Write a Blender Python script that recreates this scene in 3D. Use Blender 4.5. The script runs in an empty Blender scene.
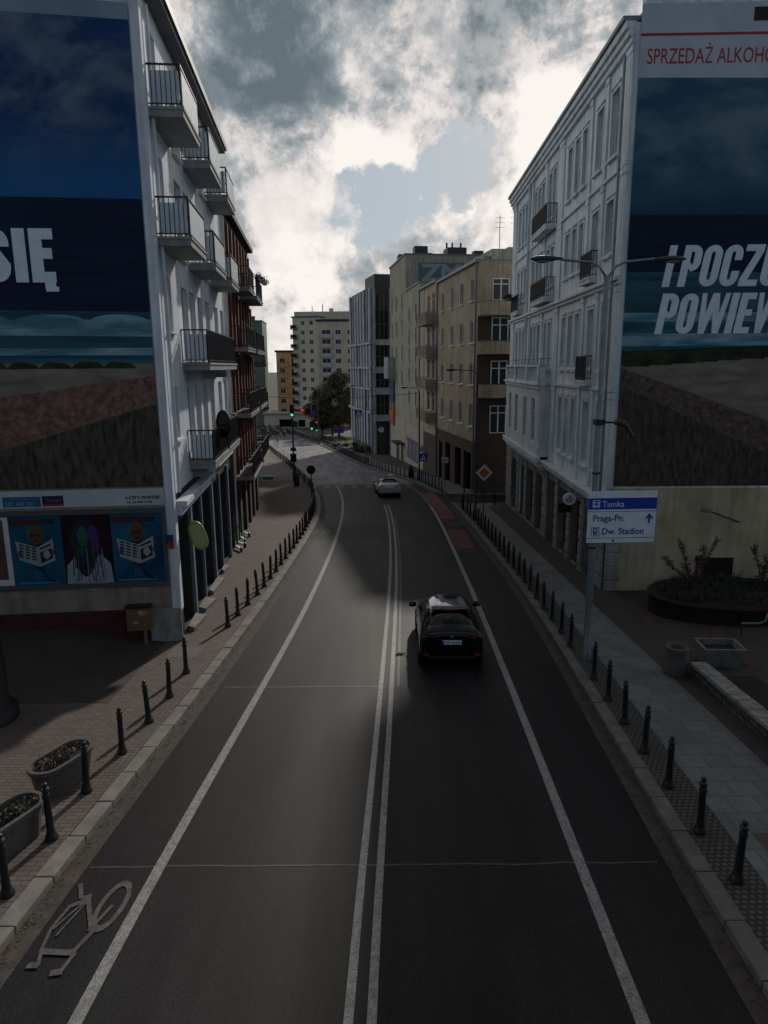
import bpy, bmesh, math, random
from mathutils import Vector, Matrix, noise
random.seed(7)
R = math.radians
S = bpy.context.scene
C = S.collection

# ------------------------------------------------------------------ helpers
CAMZ = 8.0
KN = [(-60, 4.0), (0, 7.0), (50, 10.0), (100, 12.9), (170, 16.3), (250, 18.2), (400, 19.5), (3000, 22)]
def interp(tab, v):
    if v <= tab[0][0]: return tab[0][1]
    for (a, ea), (b, eb) in zip(tab, tab[1:]):
        if v <= b: return ea + (eb - ea) * (v - a) / (b - a)
    return tab[-1][1]
def G(y):
    # height of the sloping street (it falls away from the viaduct), lightly smoothed
    return CAMZ - (interp(KN, y - 6) + 2 * interp(KN, y) + interp(KN, y + 6)) / 4

class MB:
    def __init__(s): s.v = []; s.f = []; s.m = []; s.sm = []; s.ch = []
    def add(s, vs, fs, m=0, smooth=False):
        n = len(s.v); s.v += [tuple(p) for p in vs]; s.ch.append((n, len(s.v), len(s.f), len(s.f) + len(fs)))
        for f in fs: s.f.append([n + i for i in f]); s.m.append(m); s.sm.append(smooth)
        return s
    def box(s, x0, x1, y0, y1, z0, z1, m=0):
        if x0 > x1: x0, x1 = x1, x0
        if y0 > y1: y0, y1 = y1, y0
        if z0 > z1: z0, z1 = z1, z0
        return s.add([(x0,y0,z0),(x1,y0,z0),(x1,y1,z0),(x0,y1,z0),(x0,y0,z1),(x1,y0,z1),(x1,y1,z1),(x0,y1,z1)],
              [(0,3,2,1),(4,5,6,7),(0,1,5,4),(1,2,6,5),(2,3,7,6),(3,0,4,7)], m)
    def bar(s, a, b, w, h=None, m=0):
        h = h or w; a = Vector(a); b = Vector(b); d = (b - a).normalized()
        up = Vector((0,0,1)) if abs(d.z) < .95 else Vector((0,1,0))
        x = d.cross(up).normalized() * w / 2; z = x.cross(d).normalized() * h / 2
        vs = [a-x-z, a+x-z, a+x+z, a-x+z, b-x-z, b+x-z, b+x+z, b-x+z]
        return s.add(vs, [(0,3,2,1),(4,5,6,7),(0,1,5,4),(1,2,6,5),(2,3,7,6),(3,0,4,7)], m)
    def tube(s, pts, r, n=8, m=0, r2=None, caps=True):
        pts = [Vector(p) for p in pts]; k = len(pts); rings = []
        for i, p in enumerate(pts):
            d = (pts[min(i+1,k-1)] - pts[max(i-1,0)]).normalized()
            up = Vector((0,0,1)) if abs(d.z) < .9 else Vector((0,1,0))
            x = d.cross(up).normalized(); y = x.cross(d).normalized()
            rr = r if r2 is None else r + (r2 - r) * i / (k - 1)
            rings.append([p + (x * math.cos(a) + y * math.sin(a)) * rr for a in [2*math.pi*j/n for j in range(n)]])
        vs = [p for q in rings for p in q]; fs = []
        for i in range(k-1):
            for j in range(n):
                fs.append((i*n+j, i*n+(j+1)%n, (i+1)*n+(j+1)%n, (i+1)*n+j))
        s.add(vs, fs, m, True)
        if caps:
            s.add(rings[0], [tuple(range(n))[::-1]], m); s.add(rings[-1], [tuple(range(n))], m)
        return s
    def lathe(s, prof, c=(0,0,0), n=16, m=0, sx=1, sy=1, smooth=True):
        vs = []; fs = []
        for r, z in prof:
            for j in range(n):
                a = 2*math.pi*j/n; vs.append((c[0]+r*math.cos(a)*sx, c[1]+r*math.sin(a)*sy, c[2]+z))
        for i in range(len(prof)-1):
            for j in range(n): fs.append((i*n+j, i*n+(j+1)%n, (i+1)*n+(j+1)%n, (i+1)*n+j))
        s.add(vs, fs, m, smooth)
        s.add(vs[:n], [tuple(range(n))[::-1]], m); s.add(vs[-n:], [tuple(range(n))], m)
        return s
    def poly(s, pts, m=0): return s.add(pts, [tuple(range(len(pts)))], m)
    def prism(s, pts, y0, y1, m=0):
        # pts in (x, z), counter-clockwise seen from -y; extruded in y
        n = len(pts); vs = [(x, y0, z) for x, z in pts] + [(x, y1, z) for x, z in pts]
        fs = [tuple(range(n)), tuple(range(n, 2*n))[::-1]] + [((i+1)%n, i, n+i, n+(i+1)%n) for i in range(n)]
        return s.add(vs, fs, m)
    def disc(s, c, r, y0, y1, m=0, n=24, sz=1):
        return s.prism([(c[0]+r*math.cos(2*math.pi*i/n), c[1]+sz*r*math.sin(2*math.pi*i/n)) for i in range(n)], y0, y1, m)
    def build(s, name, mats, parent=None, loc=None, bevel=0, rot=None):
        me = bpy.data.meshes.new(name); me.from_pydata(s.v, [], s.f)
        if not isinstance(mats, (list, tuple)): mats = [mats]
        for m in mats: me.materials.append(m)
        me.polygons.foreach_set('material_index', s.m); me.polygons.foreach_set('use_smooth', s.sm)
        me.update()
        return link(name, me, parent, loc, bevel, rot)
def pieces(mb, eps=.07):
    """the separate pieces of a mesh under construction (parts that do not touch), each as a mesh of its own"""
    bb = []
    for a, b, _, _ in mb.ch:
        q = mb.v[a:b]; bb.append([min(p[i] for p in q)-eps for i in range(3)] + [max(p[i] for p in q)+eps for i in range(3)])
    par = list(range(len(bb)))
    def find(i):
        while par[i] != i: par[i] = par[par[i]]; i = par[i]
        return i
    for i in range(len(bb)):
        for j in range(i):
            if all(bb[i][k] < bb[j][k+3] and bb[j][k] < bb[i][k+3] for k in range(3)): par[find(i)] = find(j)
    groups = {}
    for i in range(len(bb)): groups.setdefault(find(i), []).append(i)
    for g in groups.values():
        o = MB()
        for i in g:
            a, b, c, d = mb.ch[i]; n = len(o.v); o.v += mb.v[a:b]
            for f in range(c, d): o.f.append([x-a+n for x in mb.f[f]]); o.m.append(mb.m[f]); o.sm.append(mb.sm[f])
        yield o
SPLIT = {'shop_window', 'shop_window_frame', 'pilaster', 'downpipe', 'balcony_bracket', 'cornice', 'window_surround', 'chimney', 'antenna', 'bay_moulding', 'doorway', 'stone_rib', 'floor_band', 'end_balcony', 'glazing', 'penthouse', 'rustication'}
def link(name, me, parent=None, loc=None, bevel=0, rot=None):
    o = bpy.data.objects.new(name, me); C.objects.link(o)
    if parent: o.parent = parent
    if loc: o.location = loc
    if rot is not None: o.rotation_euler = (0, 0, rot)
    if bevel:
        b = o.modifiers.new('bevel', 'BEVEL'); b.width = bevel; b.segments = 2; b.limit_method = 'ANGLE'; b.angle_limit = R(40)
    return o
def tag(o, label, cat, group=None):
    o['label'] = label; o['category'] = cat
    if group: o['group'] = group
    return o
def struct(o): o['kind'] = 'structure'; return o
def empty(name, loc, rz=0, label=None, cat=None, group=None):
    o = bpy.data.objects.new(name, None); C.objects.link(o); o.location = loc; o.rotation_euler = (0,0,rz)
    o.empty_display_size = .3
    if label: tag(o, label, cat, group)
    return o
def copy_tree(o, loc, rz=None, label=None, group=None):
    c = o.copy(); C.objects.link(c); c.location = loc
    if rz is not None: c.rotation_euler = (0,0,rz)
    if label: c['label'] = label
    if group: c['group'] = group
    for ch in list(o.children):
        d = ch.copy(); C.objects.link(d); d.parent = c
        for g in list(ch.children):
            e = g.copy(); C.objects.link(e); e.parent = d
    return c
_tc = {}
def text(name, body, h, parent, loc, mat, bold=0.0, xs=1.0, shear=0, align='LEFT', depth=.004, rot=None):
    # upright lettering facing local -y; h = cap height
    cu = bpy.data.curves.new(name, 'FONT'); cu.body = body; cu.size = h / .73; cu.extrude = depth / 2
    cu.offset = bold * h; cu.shear = shear; cu.align_x = align; cu.resolution_u = 4
    t = bpy.data.objects.new('tmp', cu); C.objects.link(t)
    dg = bpy.context.evaluated_depsgraph_get(); me = bpy.data.meshes.new_from_object(t.evaluated_get(dg))
    bpy.data.objects.remove(t); me.transform(Matrix.Diagonal((xs, 1, 1, 1))); me.transform(Matrix.Rotation(R(90), 4, 'X'))
    me.materials.clear(); me.materials.append(mat)
    return link(name, me, parent, loc, rot=rot)

# ------------------------------------------------------------------ materials
def nt(m): m.use_nodes = True; return m.node_tree.nodes, m.node_tree.links
def mat(name, col, rough=.8, var=.25, scale=3.0, bump=0.0, bscale=40, metal=0, spec=.4, streak=0, dirt=None, coat=0):
    m = bpy.data.materials.new(name); n, l = nt(m); b = n['Principled BSDF']
    b.inputs['Roughness'].default_value = rough; b.inputs['Metallic'].default_value = metal
    b.inputs['Specular IOR Level'].default_value = spec; b.inputs['Coat Weight'].default_value = coat
    b.inputs['Coat Roughness'].default_value = .04
    tc = n.new('ShaderNodeTexCoord')
    no = n.new('ShaderNodeTexNoise'); no.inputs['Scale'].default_value = scale; no.inputs['Detail'].default_value = 6; no.inputs['Roughness'].default_value = .65
    l.new(tc.outputs['Object'], no.inputs['Vector'])
    cr = n.new('ShaderNodeValToRGB'); e = cr.color_ramp.elements
    dk = dirt or tuple(c * (1 - var) for c in col)
    e[0].position = .32; e[1].position = .68
    e[0].color = (*dk, 1); e[1].color = (*[min(1, c * (1 + var * .5)) for c in col], 1)
    l.new(no.outputs['Fac'], cr.inputs['Fac']); out = cr.outputs['Color']
    if streak:
        mp = n.new('ShaderNodeMapping'); mp.inputs['Scale'].default_value = (5, 5, .35); l.new(tc.outputs['Object'], mp.inputs['Vector'])
        n2 = n.new('ShaderNodeTexNoise'); n2.inputs['Scale'].default_value = 1.0; n2.inputs['Detail'].default_value = 5; l.new(mp.outputs['Vector'], n2.inputs['Vector'])
        r2 = n.new('ShaderNodeValToRGB'); r2.color_ramp.elements[0].position = .35; r2.color_ramp.elements[1].position = .6
        r2.color_ramp.elements[0].color = (1-streak, 1-streak, 1-streak*.95, 1); r2.color_ramp.elements[1].color = (1,1,1,1)
        l.new(n2.outputs['Fac'], r2.inputs['Fac'])
        mx = n.new('ShaderNodeMix'); mx.data_type = 'RGBA'; mx.blend_type = 'MULTIPLY'; mx.inputs['Factor'].default_value = 1
        l.new(out, mx.inputs['A']); l.new(r2.outputs['Color'], mx.inputs['B']); out = mx.outputs['Result']
    l.new(out, b.inputs['Base Color'])
    if bump:
        n3 = n.new('ShaderNodeTexNoise'); n3.inputs['Scale'].default_value = bscale; n3.inputs['Detail'].default_value = 4; l.new(tc.outputs['Object'], n3.inputs['Vector'])
        bp = n.new('ShaderNodeBump'); bp.inputs['Strength'].default_value = bump; bp.inputs['Distance'].default_value = .02
        l.new(n3.outputs['Fac'], bp.inputs['Height']); l.new(bp.outputs['Normal'], b.inputs['Normal'])
    return m
def brickmat(name, c1, c2, mortar, bw, bh, ms=.012, rough=.85, rot=0, squash=1, offset=.5, vertical=False, bump=.5, bigvar=.3):
    m = bpy.data.materials.new(name); n, l = nt(m); b = n['Principled BSDF']; b.inputs['Roughness'].default_value = rough
    tc = n.new('ShaderNodeTexCoord'); mp = n.new('ShaderNodeMapping'); l.new(tc.outputs['Object'], mp.inputs['Vector'])
    mp.inputs['Rotation'].default_value = (0, 0, rot)
    src = mp.outputs['Vector']
    if vertical:
        sp = n.new('ShaderNodeSeparateXYZ'); cb = n.new('ShaderNodeCombineXYZ'); ad = n.new('ShaderNodeMath')
        l.new(src, sp.inputs[0]); l.new(sp.outputs['X'], ad.inputs[0]); l.new(sp.outputs['Y'], ad.inputs[1]); l.new(ad.outputs[0], cb.inputs['X']); l.new(sp.outputs['Z'], cb.inputs['Y']); src = cb.outputs[0]
    br = n.new('ShaderNodeTexBrick'); br.inputs['Scale'].default_value = 1; br.inputs['Brick Width'].default_value = bw; br.inputs['Row Height'].default_value = bh
    br.inputs['Mortar Size'].default_value = ms; br.inputs['Mortar Smooth'].default_value = .2; br.offset = offset
    br.inputs['Color1'].default_value = (*c1, 1); br.inputs['Color2'].default_value = (*c2, 1); br.inputs['Mortar'].default_value = (*mortar, 1)
    l.new(src, br.inputs['Vector'])
    no = n.new('ShaderNodeTexNoise'); no.inputs['Scale'].default_value = .9; no.inputs['Detail'].default_value = 8; no.inputs['Roughness'].default_value = .7; l.new(tc.outputs['Object'], no.inputs['Vector'])
    r = n.new('ShaderNodeValToRGB'); r.color_ramp.elements[0].position = .3; r.color_ramp.elements[1].position = .7
    k = 1 - bigvar; r.color_ramp.elements[0].color = (k, k, k, 1)
    l.new(no.outputs['Fac'], r.inputs['Fac'])
    mx = n.new('ShaderNodeMix'); mx.data_type = 'RGBA'; mx.blend_type = 'MULTIPLY'; mx.inputs['Factor'].default_value = 1
    l.new(br.outputs['Color'], mx.inputs['A']); l.new(r.outputs['Color'], mx.inputs['B']); l.new(mx.outputs['Result'], b.inputs['Base Color'])
    bp = n.new('ShaderNodeBump'); bp.inputs['Strength'].default_value = bump; bp.inputs['Distance'].default_value = .01; bp.invert = True
    l.new(br.outputs['Fac'], bp.inputs['Height']); l.new(bp.outputs['Normal'], b.inputs['Normal'])
    return m
def flat(name, col, rough=.6, **k): return mat(name, col, rough, var=.12, **k)

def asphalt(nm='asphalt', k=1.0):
    m = bpy.data.materials.new(nm); n, l = nt(m); b = n['Principled BSDF']
    tc = n.new('ShaderNodeTexCoord')
    def nz(sc, det, mapsc=(1,1,1)):
        mp = n.new('ShaderNodeMapping'); mp.inputs['Scale'].default_value = mapsc; l.new(tc.outputs['Object'], mp.inputs['Vector'])
        t = n.new('ShaderNodeTexNoise'); t.inputs['Scale'].default_value = sc; t.inputs['Detail'].default_value = det; t.inputs['Roughness'].default_value = .65
        l.new(mp.outputs['Vector'], t.inputs['Vector']); return t.outputs['Fac']
    def ramp(src, p0, c0, p1, c1):
        r = n.new('ShaderNodeValToRGB'); r.color_ramp.elements[0].position = p0; r.color_ramp.elements[1].position = p1
        r.color_ramp.elements[0].color = (*c0, 1); r.color_ramp.elements[1].color = (*c1, 1); l.new(src, r.inputs['Fac']); return r.outputs['Color']
    def mul(a, c, f=1.0, mode='MULTIPLY'):
        mx = n.new('ShaderNodeMix'); mx.data_type = 'RGBA'; mx.blend_type = mode; mx.inputs['Factor'].default_value = f
        l.new(a, mx.inputs['A']); l.new(c, mx.inputs['B']); return mx.outputs['Result']
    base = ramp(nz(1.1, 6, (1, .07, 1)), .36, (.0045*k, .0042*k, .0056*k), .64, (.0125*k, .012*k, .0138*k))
    agg = ramp(nz(34, 5), .36, (.35, .35, .35), .66, (2.0, 2.0, 2.0))
    pat = ramp(nz(.35, 5), .35, (.75, .75, .78), .65, (1.15, 1.15, 1.12))
    c = mul(mul(base, agg), pat)
    # transverse seams and hairline cracks
    vo = n.new('ShaderNodeTexVoronoi'); vo.feature = 'DISTANCE_TO_EDGE'; vo.inputs['Scale'].default_value = .16
    wn = n.new('ShaderNodeTexNoise'); wn.inputs['Scale'].default_value = 1.5; wn.inputs['Detail'].default_value = 5; l.new(tc.outputs['Object'], wn.inputs['Vector'])
    ma = n.new('ShaderNodeMix'); ma.data_type = 'RGBA'; ma.inputs['Factor'].default_value = .12; l.new(tc.outputs['Object'], ma.inputs['A']); l.new(wn.outputs['Color'], ma.inputs['B'])
    l.new(ma.outputs['Result'], vo.inputs['Vector'])
    cr = ramp(vo.outputs['Distance'], .0, (.45, .45, .45), .006, (1, 1, 1)); c = mul(c, cr, .8)
    l.new(c, b.inputs['Base Color'])
    # tyre-polished wheel tracks shine a little more
    rr = n.new('ShaderNodeMapRange'); rr.inputs['To Min'].default_value = .46; rr.inputs['To Max'].default_value = .66
    l.new(nz(1.6, 4, (1, .05, 1)), rr.inputs['Value']); l.new(rr.outputs['Result'], b.inputs['Roughness'])
    b.inputs['Specular IOR Level'].default_value = .20
    bp = n.new('ShaderNodeBump'); bp.inputs['Strength'].default_value = .35; bp.inputs['Distance'].default_value = .01
    l.new(nz(70, 3), bp.inputs['Height']); l.new(bp.outputs['Normal'], b.inputs['Normal'])
    return m
def paintmat(name, col, wear=.45):
    m = bpy.data.materials.new(name); n, l = nt(m); b = n['Principled BSDF']; b.inputs['Roughness'].default_value = .6
    tc = n.new('ShaderNodeTexCoord'); t = n.new('ShaderNodeTexNoise'); t.inputs['Scale'].default_value = 9; t.inputs['Detail'].default_value = 8; t.inputs['Roughness'].default_value = .75
    l.new(tc.outputs['Object'], t.inputs['Vector'])
    r = n.new('ShaderNodeValToRGB'); r.color_ramp.elements[0].position = wear - .12; r.color_ramp.elements[1].position = wear + .08
    r.color_ramp.elements[0].color = (*[c * .45 for c in col], 1); r.color_ramp.elements[1].color = (*col, 1)
    l.new(t.outputs['Fac'], r.inputs['Fac'])
    t2 = n.new('ShaderNodeTexNoise'); t2.inputs['Scale'].default_value = 80; t2.inputs['Detail'].default_value = 3; l.new(tc.outputs['Object'], t2.inputs['Vector'])
    r2 = n.new('ShaderNodeValToRGB'); r2.color_ramp.elements[0].position = .38; r2.color_ramp.elements[1].position = .6; r2.color_ramp.elements[0].color = (.35, .35, .35, 1); r2.color_ramp.elements[1].color = (1.2, 1.2, 1.2, 1); l.new(t2.outputs['Fac'], r2.inputs['Fac'])
    mx = n.new('ShaderNodeMix'); mx.data_type = 'RGBA'; mx.blend_type = 'MULTIPLY'; mx.inputs['Factor'].default_value = 1; l.new(r.outputs['Color'], mx.inputs['A']); l.new(r2.outputs['Color'], mx.inputs['B']); l.new(mx.outputs['Result'], b.inputs['Base Color'])
    return m
M = {}
M['asphalt'] = asphalt()
M['asphalt_sunlit'] = asphalt('sunlit_pale_asphalt', 16)  # paler colour stands in for sunlight and sky sheen on the far road
M['paint'] = paintmat('road_paint', (.30, .30, .29), .47)
M['faint'] = paintmat('worn_road_paint', (.12, .11, .108), .53)
M['redlane'] = mat('red_lane', (.12, .030, .026), .8, .4, 2)
M['patch'] = mat('asphalt_patch', (.0065, .0065, .0072), .62, .3, 3, spec=.25)
M['seam'] = mat('tar_seam', (.056, .056, .054), .6, .4, 5)
M['soil'] = mat('terrain', (.05, .045, .035), .95, .4, .5)
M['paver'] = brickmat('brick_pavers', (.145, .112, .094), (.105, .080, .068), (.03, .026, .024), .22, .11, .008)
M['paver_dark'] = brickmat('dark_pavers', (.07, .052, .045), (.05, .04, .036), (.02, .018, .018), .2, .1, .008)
M['slab'] = brickmat('concrete_slabs', (.165, .178, .185), (.13, .142, .148), (.055, .055, .055), .5, .5, .008, bigvar=.35)
M['cobble'] = brickmat('small_cobbles', (.10, .093, .088), (.065, .06, .058), (.02, .018, .018), .11, .1, .02, bump=.9)
M['arc'] = mat('red_paving', (.09, .042, .034), .85, .3, 6)
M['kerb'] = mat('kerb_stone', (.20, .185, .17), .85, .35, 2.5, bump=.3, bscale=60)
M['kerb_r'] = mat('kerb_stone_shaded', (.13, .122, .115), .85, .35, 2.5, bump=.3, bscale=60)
M['gutter'] = mat('gutter_sets', (.062, .052, .046), .85, .5, 5, bump=.5, bscale=25)
M['iron'] = mat('black_iron', (.012, .012, .013), .45, .3, 20, spec=.5)
M['rail_black'] = mat('black_railing_metal', (.015, .015, .017), .5, .2, 10)
M['rail_grey'] = mat('galvanised_rail', (.16, .17, .18), .45, .2, 10, metal=.5)
M['steel'] = mat('galvanised_steel', (.22, .25, .27), .45, .25, 4, metal=.6)
M['dark_steel'] = mat('dark_steel', (.05, .055, .06), .5, .25, 4, metal=.3)
M['glass'] = mat('window_glass', (.018, .022, .027), .08, .3, 1.2, spec=.35)
M['glass_dark'] = mat('shop_glass', (.004, .0045, .005), .08, .3, 1.0, spec=.3)
M['frame_white'] = flat('white_window_frame', (.72, .74, .76), .5)
M['frame_dark'] = flat('dark_window_frame', (.05, .045, .04), .5)
M['curtain'] = mat('net_curtain', (.30, .30, .29), .9, .25, 6)
M['plaster_white'] = mat('white_plaster', (.70, .75, .80), .9, .22, .7, bump=.15, streak=.22)
M['plaster_r'] = mat('greyish_white_plaster', (.74, .80, .83), .9, .2, .6, bump=.15, streak=.28)
M['trim_r'] = mat('white_trim', (.70, .77, .80), .85, .2, 1.5, streak=.25)
M['gable_cream'] = mat('cream_gable_plaster', (.52, .43, .29), .9, .3, .8, streak=.2)
M['base_beige'] = mat('beige_base_plaster', (.33, .27, .22), .9, .35, 1.4, streak=.25)
M['dado_red'] = mat('dark_red_dado', (.075, .02, .018), .85, .4, 2)
M['brown_wall'] = brickmat('red_brown_brick', (.16, .062, .042), (.12, .045, .032), (.06, .04, .035), .26, .08, .01, vertical=True, bigvar=.35)
M['brown_trim'] = mat('brown_pilaster', (.20, .085, .058), .85, .3, 2, streak=.2)
M['pale_wall'] = mat('pale_plaster', (.34, .37, .38), .9, .3, .6, streak=.25)
M['green_wall'] = mat('pale_green_plaster', (.16, .24, .19), .9, .2, .3)
M['tan_wall'] = mat('tan_render', (.44, .365, .26), .95, .28, .5, bump=.2, streak=.3)
M['tan_dark'] = mat('tan_render_shadowed', (.17, .14, .10), .95, .28, .5, streak=.3)
M['beige_wall'] = mat('grey_beige_render', (.46, .43, .34), .95, .28, .4, streak=.35)
M['peach_wall'] = mat('peach_render', (.56, .43, .31), .9, .2, .6, streak=.2)
M['cream_strip'] = mat('cream_render', (.42, .39, .32), .9, .2, .6)
M['brownbase'] = mat('brown_base_render', (.075, .052, .04), .9, .35, .8)
M['grey_rib'] = mat('grey_stone_cladding', (.40, .43, .46), .7, .3, .8, streak=.25)
M['grey_dark'] = mat('dark_grey_cladding', (.045, .05, .056), .6, .3, .8)
M['far_cream'] = mat('sunlit_cream_render', (.82, .70, .54), .9, .15, .3)  # sunlight and distance haze put into the colour
M['far_shade'] = mat('shaded_cream_render', (.74, .63, .47), .9, .15, .3)  # shaded copy of the far cream, also paled in place of haze
M['orange_wall'] = mat('orange_render', (.74, .47, .24), .9, .2, .4)
M['grey_green'] = mat('grey_green_render', (.25, .25, .20), .9, .2, .4)
M['roof_dark'] = mat('dark_roof_felt', (.04, .04, .045), .8, .3, 1.2)
M['roof_zinc'] = mat('zinc_roof', (.18, .20, .21), .5, .25, 1.5, metal=.3)
M['eave'] = mat('dark_eaves', (.10, .11, .12), .6, .2, 2)
M['slab_conc'] = mat('balcony_concrete', (.30, .31, .32), .85, .2, 2, streak=.2)
M['white_panel'] = mat('corrugated_white_panel', (.62, .68, .74), .6, .15, 3)
M['concrete'] = mat('rough_concrete', (.17, .17, .165), .95, .4, 4, bump=.6, bscale=30)
M['pebble'] = mat('pebble_concrete', (.12, .113, .105), .95, .5, 30, bump=.8, bscale=60)
M['stone_wall'] = brickmat('rubble_stone', (.13, .12, .11), (.09, .08, .075), (.03, .03, .03), .35, .18, .03, vertical=True, bump=1)
M['cap'] = mat('weathered_coping', (.26, .25, .235), .95, .5, 6, bump=.5)
M['earth'] = mat('dark_soil', (.018, .014, .011), .95, .4, 8, bump=.8)
M['white'] = flat('white_paint', (.62, .64, .66), .5)
M['letter'] = flat('pale_blue_lettering', (.70, .78, .86), .6)
M['blue'] = flat('sign_blue', (.008, .045, .42), .4)
M['blue_txt'] = flat('sign_text_blue', (.01, .06, .30), .4)
M['red'] = flat('sign_red', (.35, .012, .012), .45)
M['orange'] = flat('priority_orange', (.50, .10, .012), .45)
M['black'] = flat('matt_black', (.006, .006, .007), .6)
M['rubber'] = flat('tyre_rubber', (.012, .012, .012), .85)
M['lampglass'] = flat('lamp_glass', (.25, .28, .28), .25)
M['bark'] = mat('bark', (.05, .038, .028), .95, .4, 6)

def leafmat(name, c1, c2):
    m = bpy.data.materials.new(name); n, l = nt(m); b = n['Principled BSDF']; b.inputs['Roughness'].default_value = .7
    tc = n.new('ShaderNodeTexCoord'); t = n.new('ShaderNodeTexNoise'); t.inputs['Scale'].default_value = .9; t.inputs['Detail'].default_value = 4; l.new(tc.outputs['Object'], t.inputs['Vector'])
    r = n.new('ShaderNodeValToRGB'); r.color_ramp.elements[0].position = .38; r.color_ramp.elements[1].position = .62
    r.color_ramp.elements[0].color = (*c1, 1); r.color_ramp.elements[1].color = (*c2, 1); l.new(t.outputs['Fac'], r.inputs['Fac']); l.new(r.outputs['Color'], b.inputs['Base Color'])
    return m
M['leaf_autumn'] = leafmat('autumn_leaves', (.025, .030, .010), (.13, .085, .025))
M['leaf_dark'] = leafmat('dark_leaves', (.012, .022, .010), (.035, .045, .018))
M['leaf_red'] = leafmat('red_brown_leaves', (.05, .016, .018), (.10, .04, .035))
M['leaf_hedge'] = leafmat('hedge_leaves', (.010, .013, .009), (.02, .025, .014))
M['flower'] = flat('orange_flowers', (.40, .16, .02), .6)

# ------------------------------------------------------------------ ground, road, pavements
XL = [(-40, -5.4), (7, -5.1), (9.5, -5.0), (12.5, -4.74), (18, -4.5), (24, -4.3), (31, -4.15), (40, -4.08), (46, -4.25), (54, -5.05), (59, -5.8), (65, -7.1), (75, -9.3), (86, -11.6), (114, -18.3), (150, -27), (188, -36), (260, -54), (400, -90)]
XR = [(-40, 4.2), (6.7, 4.44), (9.3, 4.64), (14.3, 4.83), (19.4, 5.1), (26.7, 5.28), (38, 5.22), (46, 5.1), (52, 4.9), (59, 4.1), (66, 2.9), (71, 1.2), (76, -.3), (88, -3.2), (106, -6.7), (125, -10.8), (140, -14.7), (173, -22.6), (260, -44), (400, -76)]
def smooth(tab, y): return sum(interp(tab, y + d) for d in (-3, -1.5, 0, 1.5, 3)) / 5
xl = lambda y: smooth(XL, y)
xr = lambda y: smooth(XR, y)
CEN = [(-40, -.9), (6.6, -.35), (10, -.2), (15.5, .0), (24, .28), (30, .42), (36, .48), (44, .42), (50, .18), (56, -.3), (62, -1.0), (68, -2.0), (75, -3.6), (85, -6.2), (100, -10.6), (120, -15.4), (150, -21.5), (190, -31), (300, -58)]
LW = [(-40, -4.2), (6.65, -3.64), (8.64, -3.57), (15.5, -3.18), (22, -2.85), (30, -2.66), (36, -2.62), (44, -2.72), (52, -3.12), (60, -3.9), (70, -5.4), (80, -7.6), (95, -11.2), (111, -15.2), (147, -24), (190, -34)]
RW = [(-40, 2.3), (6.6, 2.9), (10, 3.02), (15.4, 3.16), (24, 3.36), (34, 3.47), (44, 3.5), (52, 3.3), (58, 2.95), (66, 1.8), (73, 0.2), (85, -3.0), (104, -7.0), (125, -11.5), (170, -22.6)]
def yrange(a, b, near=.75):
    ys = [a]; y = a
    while y < b - 1e-6:
        y = min(b, y + (near if y < 60 else 1.5 if y < 120 else 4 if y < 260 else 40)); ys.append(y)
    return ys
def strip(name, fa, fb, y0, y1, h, m, nx=1, mb=None):
    own = mb is None; mb = mb or MB(); ys = yrange(y0, y1); vs = []; fs = []
    for y in ys:
        a, b = fa(y), fb(y)
        for i in range(nx + 1): vs.append((a + (b - a) * i / nx, y, G(y) + h))
    k = nx + 1
    for j in range(len(ys) - 1):
        for i in range(nx): fs.append((j*k+i, j*k+i+1, (j+1)*k+i+1, (j+1)*k+i))
    mb.add(vs, fs)
    return struct(mb.build(name, m)) if own else mb
strip('ground', lambda y: -1500, lambda y: 1500, -60, 3000, -.25, M['soil'], 2)
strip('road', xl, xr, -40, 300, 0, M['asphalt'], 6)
strip('road_beyond_bend', lambda y: xl(y)+.02, lambda y: xr(y)-.02, 64, 300, .003, M['asphalt_sunlit'], 4)  # sheet laid over the road, its sunlit brightness put into the colour
# the side street opening between the white house and the tan house on the right
strip('side_street', xr, lambda y: 60, 49.9, 55.0, .004, M['asphalt'], 4)
# left pavement: brick pavers up to the houses, and the plaza in front of the poster wall
strip('left_pavement', lambda y: -40, lambda y: xl(y) - .28, -40, 200, .12, M['paver'], 2)
strip('left_gutter', lambda y: xl(y) + .002, lambda y: xl(y) + .32, -40, 160, .006, M['gutter'])
strip('right_gutter', lambda y: xr(y) - .30, lambda y: xr(y) - .002, -40, 49.2, .006, M['gutter'])
strip('right_gutter_far', lambda y: xr(y) - .28, lambda y: xr(y) - .002, 56.4, 160, .006, M['gutter'])
for nm, a, b in (('near', -40, 49.4), ('far', 55.4, 200)):
    strip('right_cobbles_' + nm, lambda y: xr(y) + .26, lambda y: xr(y) + .92, a, b, .12, M['cobble'])
    strip('right_slabs_' + nm, lambda y: xr(y) + .92, lambda y: 7.35 if y < 48 else xr(y) + 3.2, a, b, .121, M['slab'])
    strip('right_pavers_' + nm, lambda y: 7.35 if y < 48 else xr(y) + 3.2, lambda y: 60, a, b, .12, M['paver_dark'])
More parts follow.
